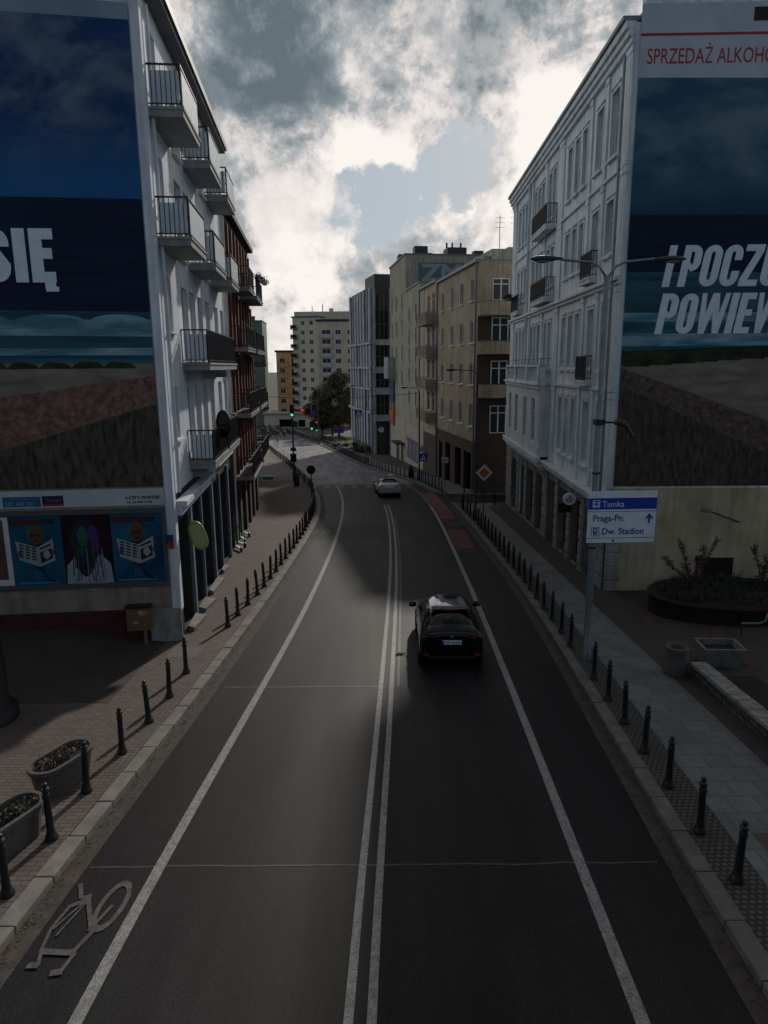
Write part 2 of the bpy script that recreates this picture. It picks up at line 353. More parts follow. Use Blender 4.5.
def kerb(name, f, side, y0, y1, m):
    mb = MB(); y = y0
    while y < y1:
        L = 1.0 if y < 70 else 2.0; e = y + L - .014
        xa, xb = f(y), f(e); w = side * (.28 + random.uniform(-.008, .008)); j = random.uniform(-.006, .006)
        z0, z1 = G(y), G(e); t = .128 + j
        vs = [(xa, y, z0-.1), (xb, e, z1-.1), (xb+w, e, z1-.1), (xa+w, y, z0-.1), (xa, y, z0+t), (xb, e, z1+t), (xb+w, e, z1+t), (xa+w, y, z0+t)]
        fs = [(4,5,6,7),(0,1,5,4),(1,2,6,5),(2,3,7,6),(3,0,4,7)]
        if side > 0: fs = [q[::-1] for q in fs]
        mb.add(vs, fs); y += L
    return struct(mb.build(name, m, bevel=.018))
kerb('left_kerb', xl, -1, -2, 180, M['kerb'])
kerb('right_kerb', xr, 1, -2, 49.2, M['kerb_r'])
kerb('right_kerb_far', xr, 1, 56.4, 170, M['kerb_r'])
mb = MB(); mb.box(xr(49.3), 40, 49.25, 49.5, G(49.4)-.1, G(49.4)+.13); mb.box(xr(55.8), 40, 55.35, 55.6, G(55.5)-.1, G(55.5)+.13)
struct(mb.build('side_street_kerbs', M['kerb_r'], bevel=.02))
# road markings
def line(tab, w, y0, y1, off=0, h=.008, mb=None):
    f = lambda y: smooth(tab, y) + off
    return strip('', lambda y: f(y) - w/2, lambda y: f(y) + w/2, y0, y1, h, None, mb=mb)
mb = MB()
line(LW, .17, -5, 60, mb=mb); line(RW, .17, -5, 49, mb=mb)
line(CEN, .115, -5, 50, -.14, mb=mb); line(CEN, .115, -5, 50, .13, mb=mb)
line(LW, .15, 60, 150, mb=mb)
for y in range(76, 150, 5): line(RW, .14, y, y+2.4, mb=mb)
for y in range(62, 140, 7): line(CEN, .13, y, y+3.6, mb=mb)
for i in range(10): line(RW, .2, 49.6+i*1.1, 50.1+i*1.1, mb=mb)
struct(mb.build('lane_markings', M['paint']))
mb = MB(); line(CEN, .07, 16.3, 44, .30, mb=mb); line(CEN, .1, 100, 101, .3, mb=mb)
for i in range(9): line(XR, .18, 46.5+i*1.1, 47.0+i*1.1, -.55, h=.012, mb=mb)
for i in range(16):                                   # worn zebra crossing just beyond the bend
    x = -6.6 + i*.62
    if i % 2 == 0:
        y = 60.5 + (x * -.1); mb.add([(x, y, G(y)+.008), (x+.5, y-.1, G(y-.1)+.008), (x+.4, y+3.0, G(y+3)+.008), (x-.1, y+3.1, G(y+3.1)+.008)], [(0,1,2,3)])
for i in range(14):
    x = -19 + i*1.15; y = 104 + i*.3; mb.add([(x, y, G(y)+.008), (x+.6, y, G(y)+.008), (x+.1, y+4, G(y+4)+.008), (x-.5, y+4, G(y+4)+.008)], [(0,1,2,3)])
struct(mb.build('worn_road_markings', M['faint']))
mb = MB()
for a, b, c, d in ((33.6, 39.2, .06, 1.12), (43.0, 57.4, .06, 1.15), (72.0, 79.5, .1, 1.2)):
    strip('', lambda y: smooth(RW, y)+c+.1, lambda y: smooth(RW, y)+d, a, b, .005, None, mb=mb)
struct(mb.build('red_cycle_lane', M['redlane']))
mb = MB()
def seam(x0, x1, y, w=.05, h=.005):
    n = 24
    for i in range(n):
        a = x0+(x1-x0)*i/n; b = x0+(x1-x0)*(i+1)/n; ya = y+.04*noise.noise((a*2, y, 0)); yb = y+.04*noise.noise((b*2, y, 0))
        mb.add([(a, ya, G(ya)+h), (b, yb, G(yb)+h), (b, yb+w, G(yb+w)+h), (a, ya+w, G(ya+w)+h)], [(0,1,2,3)])
seam(-4.1, .24, 16.3, .07, .004); seam(-4.6, 4.2, 9.35, .035, .004)
struct(mb.build('asphalt_seams', M['seam']))
mb = MB(); strip('', lambda y: smooth(LW, y)+.15, lambda y: smooth(CEN, y)-.3, 36.5, 41, .004, None, mb=mb); strip('', lambda y: xl(y)+.5, lambda y: smooth(LW, y)-.15, 36.5, 41, .004, None, mb=mb)
struct(mb.build('asphalt_patches', M['patch']))
# dead leaves and grit collected in the gutters
lv = MB()
for i in range(2600):
    y = random.uniform(4, 50)**1.0; side = random.random() < .6
    x = (xl(y) + abs(random.gauss(0, .10)) + .02) if side else (xr(y) - abs(random.gauss(0, .10)) - .02)
    s_ = random.uniform(.012, .03); a = random.uniform(0, 6.28); z = G(y) + .011 + random.uniform(0, .008)
    lv.add([(x+s_*math.cos(a), y+s_*math.sin(a), z), (x-s_*math.sin(a)*.6, y+s_*math.cos(a)*.6, z+.006), (x-s_*math.cos(a), y-s_*math.sin(a), z), (x+s_*math.sin(a)*.6, y-s_*math.cos(a)*.6, z+.004)], [(0,1,2,3)])
o = lv.build('fallen_leaves', mat('dry_leaves', (.12, .07, .035), .8, .5, 8)); o['kind'] = 'stuff'
tag(o, 'scattered dry brown leaves lying in the gutters', 'leaves')

# painted bicycle symbol on the cycle lane, bottom left
def bike_symbol(ox, oy, sc):
    mb = MB(); hh = [.012]
    def P(x, y): X = ox+x*sc; Y = oy+y*sc; return (X, Y, G(Y)+hh[0])
    def seg(a, b, w=.06):
        d = Vector((b[0]-a[0], b[1]-a[1])); L = d.length; d = d/L*w/2; n_ = (-d.y*.85, d.x)
        mb.add([P(a[0]-n_[0], a[1]-n_[1]), P(b[0]-n_[0], b[1]-n_[1]), P(b[0]+n_[0], b[1]+n_[1]), P(a[0]+n_[0], a[1]+n_[1])], [(0,1,2,3)]); hh[0] += .0006
    n = 32; c = (.03, .52); rx, ry, w = .165, .455, .05
    for i in range(n):
        t0 = 2*math.pi*i/n; t1 = 2*math.pi*(i+1)/n; q = lambda t, k: P(c[0]+(rx+k*w*.7)*math.cos(t)+.02*math.sin(t), c[1]+(ry+k*w*1.3)*math.sin(t))
        mb.add([q(t0, -1)[:3], q(t0, 1), q(t1, 1), q(t1, -1)], [(0,1,2,3)])
    hh[0] += .0006
    for a, b, w in (((-.62, .98), (-.47, .66), .07), ((-.47, .66), (-.34, .72), .07), ((-.58, .48), (-.34, .68), .08), ((-.37, .66), (-.06, .03), .075), ((-.02, .08), (-.16, -.39), .075), ((-.10, .02), (.04, .52), .06),
                    ((-.38, .62), (-.60, .06), .04), ((-.56, .50), (-.63, .08), .055), ((-.63, .10), (-.57, -.34), .05), ((-.36, .58), (-.50, -.06), .035), ((-.57, -.33), (-.10, -.36), .10), ((-.11, -.36), (-.16, -.66), .07), ((-.28, -.69), (-.13, -.66), .10), ((-.56, -.34), (-.50, -.55), .06), ((-.63, -.56), (-.48, -.56), .10)):
        seg(a, b, w)
    return struct(mb.build('bicycle_road_symbol', M['faint']))
bike_symbol(-3.96, 8.0, 1.0); bike_symbol(-3.4, 38.4, 1.1); bike_symbol(4.6, 40.8, 1.0)

# decorative paving arcs on the right square, manhole covers
mb = MB()
for cx, cy, r0, a0, a1 in ((13.2, 18.2, 2.0, 120, 250), (13.2, 18.2, 3.4, 110, 240), (16.5, 17.2, 4.4, 90, 210), (9.6, 20.9, 1.0, 60, 280)):
    n = 26
    for i in range(n):
        t0 = R(a0+(a1-a0)*i/n); t1 = R(a0+(a1-a0)*(i+1)/n); vs = []
        for t, r in ((t0, r0), (t0, r0+.22), (t1, r0+.22), (t1, r0)):
            x = cx+r*math.cos(t); y = cy+r*math.sin(t); vs.append((x, y, G(y)+.124 + cx*.0002 + r0*.0003))
        mb.add(vs, [(0,1,2,3)])
struct(mb.build('red_paving_arcs', M['arc']))
def manhole(x, y, r, zoff=.126, square=False):
    mb = MB(); z = G(y)+zoff
    if square: mb.add([(x-r, y-r, G(y-r)+zoff), (x+r, y-r, G(y-r)+zoff), (x+r, y+r, G(y+r)+zoff), (x-r, y+r, G(y+r)+zoff)], [(0,1,2,3)])
    else: mb.add([(x+r*math.cos(a), y+r*math.sin(a), G(y+r*math.sin(a))+zoff) for a in [2*math.pi*i/24 for i in range(24)]], [tuple(range(24))])
    return mb
for i, (x, y, r, sq, lb) in enumerate(((9.75, 19.3, .33, False, 'round dark manhole cover in the brick square on the right'), (6.35, 9.5, .42, True, 'square reddish access cover beside the nearest right bollard'), (-5.75, 18.6, .42, True, 'square grey access cover by the corner of the poster wall'))):
    o = manhole(x, y, r, square=sq).build('manhole_cover', mat('cast_iron_cover_%s' % 'abc'[i], [(.03,.03,.03), (.09,.055,.05), (.11,.10,.095)][i], .7, .4, 12, bump=.6)); tag(o, lb, 'manhole cover')

mb = MB(); nx, ny = 14, 8; vs = []
for j in range(ny+1):
    for i in range(nx+1):
        x = -20+13.4*i/nx; y = 15.2+4.6*j/ny; u = max(0, min(1, (-6.9-x)/2.6)); v = max(0, min(1, (y-15.6)/3.4)); u = u*u*(3-2*u); v = v*v*(3-2*v)
        vs.append((x, y, G(y)+.126+.50*u*v+.02*noise.noise((x*2, y*2, 0))*u*v))
mb.add(vs, [(j*(nx+1)+i, j*(nx+1)+i+1, (j+1)*(nx+1)+i+1, (j+1)*(nx+1)+i) for j in range(ny) for i in range(nx)], 0, True)
struct(mb.build('yard_slope', M['paver_dark']))

# the viaduct the picture is taken from (its deck keeps light off the nearest asphalt)
mb = MB(); mb.box(-60, 60, -13, .35, 5.75, 6.35); mb.box(-60, 60, -12, -1, 5.1, 5.75)
struct(mb.build('bridge_deck', M['concrete']))

# ------------------------------------------------------------------ buildings
class Bld:
    """local frame: x = sx*s along the facade, y = -o (o is outward), z absolute height minus zb"""
    def __init__(b, name, p0, az, side, zb, label, cat='building', group=None):
        b.sx = 1 if side == 'L' else -1; b.zb = zb; b.az = az; b.p0 = p0; b.wc = {}
        rz = R(90 - az) if side == 'L' else R(-90 - az)
        b.root = empty(name, (p0[0], p0[1], zb), rz, label, cat, group)
    def box(b, mb, s0, s1, o0, o1, z0, z1, m=0): mb.box(b.sx*s0, b.sx*s1, -o0, -o1, z0-b.zb, z1-b.zb, m)
    def P(b, s, o, z): return (b.sx*s, -o, z-b.zb)
    def bar(b, mb, a, c, w, h=None, m=0): mb.bar(b.P(*a), b.P(*c), w, h, m)
    def facade(b, mb, L0, L1, z0, z1, ops, depth=.22, m=0, mr=0, o=0):
        """wall sheet at outward offset o with openings (s0,s1,z0,z1) and their reveals"""
        ss = sorted({L0, L1, *[q for p in ops for q in p[:2]]}); zs = sorted({z0, z1, *[q for p in ops for q in p[2:4]]})
        def solid(sa, sb, za, zb_):
            sm, zm = (sa+sb)/2, (za+zb_)/2
            return not any(p[0] < sm < p[1] and p[2] < zm < p[3] for p in ops)
        for i in range(len(ss)-1):
            for j in range(len(zs)-1):
                if solid(ss[i], ss[i+1], zs[j], zs[j+1]):
                    q = [b.P(ss[i], o, zs[j]), b.P(ss[i+1], o, zs[j]), b.P(ss[i+1], o, zs[j+1]), b.P(ss[i], o, zs[j+1])]
                    mb.add(q if b.sx > 0 else q[::-1], [(0,1,2,3)], m)
        for (a, c, d, e) in ops:
            for q in ([(a,d),(a,e)], [(a,e),(c,e)], [(c,e),(c,d)], [(c,d),(a,d)]):
                vs = [b.P(q[0][0], o, q[0][1]), b.P(q[1][0], o, q[1][1]), b.P(q[1][0], o-depth, q[1][1]), b.P(q[0][0], o-depth, q[0][1])]
                mb.add(vs if b.sx > 0 else vs[::-1], [(0,1,2,3)], mr)
    def shell(b, mb, L0, L1, D, z0, z1, front=False, m=0, mt=0, o=0):
        """ends, back, roof deck (no front unless asked)"""
        P = b.P; fl = (lambda q: q) if b.sx > 0 else (lambda q: q[::-1])
        mb.add(fl([P(L0,-D,z0), P(L0,o,z0), P(L0,o,z1), P(L0,-D,z1)]), [(0,1,2,3)], m)
        mb.add(fl([P(L1,o,z0), P(L1,-D,z0), P(L1,-D,z1), P(L1,o,z1)]), [(0,1,2,3)], m)
        mb.add(fl([P(L1,-D,z0), P(L0,-D,z0), P(L0,-D,z1), P(L1,-D,z1)]), [(0,1,2,3)], m)
        mb.add(fl([P(L0,o,z1), P(L1,o,z1), P(L1,-D,z1), P(L0,-D,z1)]), [(0,1,2,3)], mt)
        if front: mb.add(fl([P(L0,o,z0), P(L1,o,z0), P(L1,o,z1), P(L0,o,z1)]), [(0,1,2,3)], m)
    def window(b, s0, s1, z0, z1, o=-.14, style='white', mull=1, trans=.7, sill=True, curtain=.35, name='window', inner=None):
        w, h = s1-s0, z1-z0; key = (round(w,2), round(h,2), style, mull, trans, sill)
        fm = {'white': M['frame_white'], 'dark': M['frame_dark']}[style]
        if key not in b.wc:
            f = MB(); t = .065; d = .05
            f.box(0, t, -d, d, 0, h); f.box(w-t, w, -d, d, 0, h); f.box(t, w-t, -d, d, 0, t); f.box(t, w-t, -d, d, h-t, h)
            for i in range(1, mull+1):
                x = w*i/(mull+1); f.box(x-.04, x+.04, -d+.006, d, t, h-t)
            if trans: f.box(t, w-t, -d+.012, d, h*trans-.03, h*trans+.03)
            if sill: f.box(-.08, w+.08, -.30, -d-.002, -.07, -.012)
            g = MB(); g.add([(t, 0, t), (w-t, 0, t), (w-t, 0, h-t), (t, 0, h-t)], [(0,1,2,3)])
            c = MB(); n = 14
            vs = []; 
            for i in range(n+1):
                x = t + (w-2*t)*i/n; y = .12 + .02*math.sin(i*1.9); vs += [(x, y, t), (x, y, h-t)]
            c.add(vs, [(2*i, 2*i+2, 2*i+3, 2*i+1) for i in range(n)])
            fme = f.build('tmpf', fm); gme = g.build('tmpg', M['glass']); cme = c.build('tmpc', M['curtain'])
            b.wc[key] = (fme.data, gme.data, cme.data)
            for q in (fme, gme, cme): bpy.data.objects.remove(q)
        fme, gme, cme = b.wc[key]
        x = b.sx*s0 if b.sx > 0 else b.sx*s1
        wo = link(name, fme, b.root, (x, -o, z0-b.zb)); link('pane', gme, wo)
        return wo
    def part(b, name, mb, mats, **k):
        if name in SPLIT:
            r = [o.build(name, mats, b.root, **k) for o in pieces(mb, .09 if name == 'rustication' else .02)]; return r[0]
        return mb.build(name, mats, b.root, **k)
    def railing(b, mb, s0, s1, z, H, o, step=.12, t=.018, m=0, ends=None, top=.05):
        """railing along the facade at outward o; ends = inner offset for returns"""
        def run(a, c):
            b.bar(mb, (*a, z+H), (*c, z+H), top, .04, m); b.bar(mb, (*a, z+.08), (*c, z+.08), .03, .03, m)
            L = math.hypot(c[0]-a[0], c[1]-a[1]); n = max(2, int(L/step))
            for i in range(n+1):
                q = (a[0]+(c[0]-a[0])*i/n, a[1]+(c[1]-a[1])*i/n); w = .04 if i in (0, n) else t
                b.bar(mb, (*q, z), (*q, z+H), w, w, m)
        run((s0, o), (s1, o))
        if ends is not None: run((s0, ends), (s0, o)); run((s1, ends), (s1, o))

# ---- L1: white apartment house with balconies, gable with the huge poster
L1 = Bld('white_apartment_building', (-6.12, 19.72), -5.5, 'L', G(19.7)-.1, 'white plastered apartment house with balconies and a poster covered end wall, left foreground')
EL = 14.6; TOP = 17.5
ops = []; wins = []
cols = [(.95, 1.85), (3.45, 4.55), (5.0, 6.1), (6.6, 7.7), (8.5, 9.6), (10.9, 12.0), (12.9, 13.8)]
for zf in (4.95, 8.1, 11.3, 14.4):
    for k, (a, c) in enumerate(cols):
        door = (zf < 9 and 3 < a < 9) or (zf > 9 and k in (1, 4))
        if k == 0: q = (a, c, zf+.95, zf+2.5)
        elif zf > 14: q = (a, c, zf+.12 if door else zf+.85, zf+2.3)
        else: q = (a, c, zf+.12 if door else zf+.85, zf+2.45)
        ops.append(q)
gops = [(.7, 2.2, G(21)+.15, 3.4), (2.7, 4.4, G(23)+.15, 3.4), (4.9, 6.9, G(25)+.1, 3.4), (7.4, 9.2, G(27)+.1, 3.4), (9.7, 11.8, G(29)+.1, 3.4), (12.3, 14.2, G(32)+.1, 3.2)]
mb = MB(); L1.facade(mb, 0, EL, 4.35, TOP, ops, .24)
L1.shell(mb, 0, EL, 13, G(36)-1, TOP)
L1.part('wall', mb, M['plaster_white'])
for q in ops: L1.window(*q, o=-.16, style='white', mull=1 if q[1]-q[0] > 1 else 0, trans=0)
mb = MB(); L1.facade(mb, 0, EL, G(36)-1, 4.35, gops, .35, o=-.06)
L1.part('shop_front', mb, mat('black_shop_front', (.035, .036, .04), .6, .3, 2))
mb = MB()
for (a, c, d, e) in gops:
    P = L1.P; mb.add([P(a, -.36, d), P(c, -.36, d), P(c, -.36, e), P(a, -.36, e)], [(0,1,2,3)])
L1.part('shop_window', mb, M['glass_dark'])
mb = MB()
for (a, c, d, e) in gops:
    for s_ in (a+.03, (a+c)/2, c-.03): L1.box(mb, s_-.03, s_+.03, -.34, -.24, d, e)
    L1.box(mb, a, c, -.335, -.235, e-.75, e-.68)
L1.part('shop_window_frame', mb, M['dark_steel'])
mb = MB()
for s_ in (2.45, 7.15, 12.05): L1.box(mb, s_-.13, s_+.13, -.05, .06, G(28)-1, 3.6)
for s_ in (4.65, 9.45): L1.box(mb, s_-.07, s_+.07, -.05, .03, G(28)-1, 3.6)
L1.part('pilaster', mb, mat('grey_blue_pilaster', (.16, .19, .24), .8, .3, 2))
mb = MB(); L1.box(mb, .28, 6.3, 0, .34, 3.98, 4.16); L1.box(mb, .28, 6.3, 0, .18, 3.72, 3.98); L1.box(mb, 6.3, EL, 0, .1, 3.9, 4.2)
L1.part('canopy', mb, M['plaster_white'], bevel=.02)
mb = MB(); L1.box(mb, -.15, EL-.15, -13.2, .42, TOP, TOP+.12); L1.box(mb, -.18, EL-.1, -13.2, .5, TOP+.12, TOP+.34); L1.part('roof', mb, M['eave'])
mb = MB(); mb.tube([L1.P(.5, .1, 17.2), L1.P(.5, .1, 4.4)], .055); mb.tube([L1.P(EL-.3, .1, 17.2), L1.P(EL-.3, .1, 0)], .055); L1.part('downpipe', mb, M['plaster_white'])
mb = MB(); L1.box(mb, -.06, .30, -.2, .035, .9, TOP-.03); L1.part('corner_strip', mb, M['plaster_white'])
def balcony(B, s0, s1, z, dep, name='balcony', slab=.22, rail=M['rail_black'], H=1.02, panel=None, panel_front=None, conc=M['slab_conc'], step=.12, gap=0, endpanel=None):
    mb = MB(); B.box(mb, s0, s1, 0, dep, z-slab, z); B.box(mb, s0-.03, s1+.03, 0, dep+.03, z-.05, z+.02)
    sl = B.part(name, mb, conc)
    rl = MB(); B.railing(rl, s0+.03, s1-.03, z+.02, H, dep-.04, ends=gap, step=step, top=.05)
    rl.build('railing', rail, sl)
    if endpanel:
        p = MB(); B.box(p, s0+.05, s0+.065, .1, dep-.08, z+.12, z+H-.12)
        n = 6
        for i in range(n): B.box(p, s0+.04, s0+.051, .1+(dep-.18)*(i+.2)/n, .1+(dep-.18)*(i+.55)/n, z+.12, z+H-.12)
        p.build('end_panel', endpanel, sl)
    if panel_front:
        p = MB()
        if panel_front == M['white_panel']:
            q_ = s0+.08
            while q_ < s1-.14: B.box(p, q_, q_+.085, dep-.016, dep-.004, z+.10, z+H-.10); q_ += .115
        else: B.box(p, s0+.1, s1-.1, dep-.085, dep-.07, z+.12, z+H-.1)
        p.build('front_panel', panel_front, sl)
    return sl
for (a, c) in ((.35, 3.05), (5.2, 8.0), (9.95, 12.6)):
    for z in (11.50, 14.74): balcony(L1, a, c, z, .92, endpanel=M['white_panel'], panel_front=M['white_panel'] if a > 5 or 1 else None)
balcony(L1, 2.95, 10.8, 8.14, .85, endpanel=M['white_panel'], panel_front=M['black'])
balcony(L1, 2.95, 10.5, 4.95, .85, endpanel=M['white_panel'], panel_front=M['black'])
# brackets under the long balconies
mb = MB()
for s_ in (3.4, 6.6, 9.8):
    for z in (7.9, 4.7): L1.box(mb, s_, s_+.2, 0, .5, z-.3, z)
L1.part('balcony_bracket', mb, M['slab_conc'])
# base of the gable wall: beige band, red dado, white corner block
mb = MB(); G0 = lambda s0, s1, z0, z1, t, m=0: mb.box(-t, 0, s0, s1, z0-L1.zb, z1-L1.zb, m)
G0(.25, 13, .98, 4.68, .03); L1.part('beige_band', mb, M['base_beige'])
mb = MB(); G0 = lambda s0, s1, z0, z1, t, m=0: mb.box(-t, 0, s0, s1, z0-L1.zb, z1-L1.zb, m); G0(.9, 13, -.6, .978, .045); L1.part('dado', mb, M['dado_red'])
mb = MB(); G0 = lambda s0, s1, z0, z1, t, m=0: mb.box(-t, 0, s0, s1, z0-L1.zb, z1-L1.zb, m); G0(-.02, .9, -.6, .974, .07); L1.part('corner_block', mb, mat('stained_white_plaster', (.36, .34, .33), .9, .35, 2, streak=.3), bevel=.01)

# steps at the shop doors
for s0, s1, w, lb in ((.8, 2.2, .85, 'pale wedge shaped doorstep at the first door past the poster wall'), (2.9, 4.2, .95, 'grey doorstep plate at the second door past the poster wall'), (5.2, 7.3, .7, 'long pale ramp along the third shop opening on the left'), (8.6, 9.6, .5, 'small grey doorstep behind the parked scooters')):
    a = R(-5.5); mb = MB(); dx, dy = math.sin(a), math.cos(a)
    def W_(s, o, h): x = -6.12+dx*s+dy*o; y = 19.72+dy*s-dx*o; return (x, y, G(y)+.12+h)
    vs = [W_(s0,.02,0), W_(s1,.02,0), W_(s1,w*.45,0), W_(s0,w*.25,0), W_(s0,.02,.2), W_(s1,.02,.2), W_(s1,w*.45,.13), W_(s0,w*.25,.13)]
    vs = [(x, y, z) for x, y, z in vs]
    mb.add(vs, [(0,1,2,3),(4,7,6,5),(0,4,5,1),(1,5,6,2),(2,6,7,3),(3,7,4,0)])
    tag(mb.build('doorstep', M['kerb'], bevel=.01), lb, 'doorstep', 'doorsteps of the left row')

# ---- the two giant posters, as painted banners on the gables
def advmat(name, c1, c2, scale, sx=1, sz=1, rough=.7, bump=0, p=(.35,.65), detail=8, rotx=0, grad=None):
    m = bpy.data.materials.new(name); n, l = nt(m); b = n['Principled BSDF']; b.inputs['Roughness'].default_value = rough; b.inputs['Specular IOR Level'].default_value = .2
    tc = n.new('ShaderNodeTexCoord'); mp = n.new('ShaderNodeMapping'); mp.inputs['Scale'].default_value = (sx, 1, sz); mp.inputs['Rotation'].default_value = (0, rotx, 0)
    t = n.new('ShaderNodeTexNoise'); t.inputs['Scale'].default_value = scale; t.inputs['Detail'].default_value = detail; t.inputs['Roughness'].default_value = .6; t.inputs['Distortion'].default_value = .4
    l.new(tc.outputs['Object'], mp.inputs['Vector']); l.new(mp.outputs['Vector'], t.inputs['Vector'])
    r = n.new('ShaderNodeValToRGB'); r.color_ramp.elements[0].position = p[0]; r.color_ramp.elements[1].position = p[1]
    r.color_ramp.elements[0].color = (*c1, 1); r.color_ramp.elements[1].color = (*c2, 1)
    l.new(t.outputs['Fac'], r.inputs['Fac']); oc = r.outputs['Color']
    if grad:                                        # the printed sky clears towards its horizon
        z0_, z1_, gc = grad; sx_ = n.new('ShaderNodeSeparateXYZ'); l.new(tc.outputs['Object'], sx_.inputs[0])
        mr = n.new('ShaderNodeMapRange'); mr.interpolation_type = 'SMOOTHSTEP'; mr.inputs['From Min'].default_value = z0_; mr.inputs['From Max'].default_value = z1_; mr.inputs['To Min'].default_value = .92; mr.inputs['To Max'].default_value = 0
        l.new(sx_.outputs['Z'], mr.inputs['Value']); g_ = n.new('ShaderNodeMix'); g_.data_type = 'RGBA'; l.new(mr.outputs['Result'], g_.inputs['Factor']); l.new(oc, g_.inputs['A']); g_.inputs['B'].default_value = (*gc, 1); oc = g_.outputs['Result']
    l.new(oc, b.inputs['Base Color'])
    return m
A = [advmat('print_cloudy_sky', (0.0124, 0.0543, 0.1550), (0.1550, 0.2015, 0.2790), .55, .8, 1.3, p=(.42, .66), grad=(12.6, 14.8, (0.0155, 0.1162, 0.2945))),      # 0
     advmat('print_dark_sea', (0.0051, 0.0102, 0.0306), (0.0085, 0.0238, 0.0578), 1.2, .3, 6),                       # 1
     advmat('print_waves', (0.0082, 0.0408, 0.0694), (0.0408, 0.1428, 0.1836), .7, .35, 3.2),                         # 2
     advmat('print_foam', (0.0612, 0.1836, 0.2448), (0.2652, 0.4284, 0.5100), .9, .5, 3, p=(.4, .62)),                         # 3
     advmat('print_grass', (0.0094, 0.0168, 0.0112), (0.0468, 0.0561, 0.0206), 1.6, 1, 1.6),                             # 4
     advmat('print_sand', (0.1530, 0.1275, 0.1147), (0.2805, 0.2295, 0.1913), 1.8, .5, 2),                                # 5
     advmat('print_rough_edge', (0.1063, 0.0531, 0.0425), (0.3000, 0.1725, 0.1350), 5, 1, 1, p=(.35, .7)),                # 6
     advmat('print_dark_concrete', (0.0231, 0.0260, 0.0231), (0.1445, 0.1040, 0.0780), 4.5, 1.6, .45, p=(.36, .70)),    # 7
     advmat('print_white_band', (0.4080, 0.4560, 0.5040), (0.5040, 0.5520, 0.6000), 1, 1, 1),                               # 8
     advmat('print_blue_sky', (0.0072, 0.0600, 0.1680), (0.0192, 0.0960, 0.2160), .4, 1, 1),                              # 9
     advmat('print_pale_sky', (0.1920, 0.2640, 0.3360), (0.2640, 0.3480, 0.4200), .5, 1, 1)]                                # 10
def stack(mb, s0, s1, levels, t=.03):
    """levels: list of (z_left, z_right, material below it); polygons between consecutive edges, wavy"""
    for (a0, a1, m), (b0, b1, _) in zip(levels, levels[1:]):
        mb.prism([(s0, b0), (s1, b1), (s1, a1), (s0, a0)], -t, 0, m)
adL = empty('advert_banner', (-6.12, 19.72, 0), R(5.5), 'giant poster with dark sea, sand and the word SIĘ on the left end wall', 'poster')
mb = MB()
stack(mb, -9.0, -.24, [(17.3, 16.98, 10), (16.86, 16.60, 0), (12.42, 12.38, 1), (9.62, 9.50, 2), (9.30, 9.30, 3), (8.95, 8.85, 2), (8.55, 8.55, 3), (8.38, 8.35, 2), (8.20, 8.12, 5)])
# left ends of the sand and the rough wall edge
mb.prism([(-9.0, 6.0), (-4.44, 7.23), (-.24, 7.80), (-.24, 8.12), (-9.0, 8.20)], -.03, 0, 5)
mb.prism([(-9.0, 4.68), (-4.62, 5.75), (-.24, 7.03), (-.24, 7.80), (-4.44, 7.23), (-9.0, 6.0)], -.03, 0, 6)
mb.prism([(-9.0, 4.68), (-.24, 4.68), (-.24, 7.03), (-4.62, 5.75)], -.03, 0, 7)
for i in range(9):
    x = -8.4 + i*.85; mb.prism([(x, 8.0), (x+.9, 8.0), (x+.75, 8.14+.03*math.sin(i*2)), (x+.3, 8.19), (x+.1, 8.12)], -.034, -.001*i-.003, 4)
for x0, x1 in ((-5.4, -3.9), (-3.8, -1.95), (-1.85, -.3)):                     # rolling foam lumps
    n = 10; top = [(x1+(x0-x1)*i/n, 9.28 + .16*math.sin(math.pi*i/n)**.5) for i in range(n+1)]
    mb.prism([(x0, 8.98), (x1, 8.98)] + top, -.036, -.002, 3)
mb.build('banner', A, adL, loc=(0, -.031, 0))
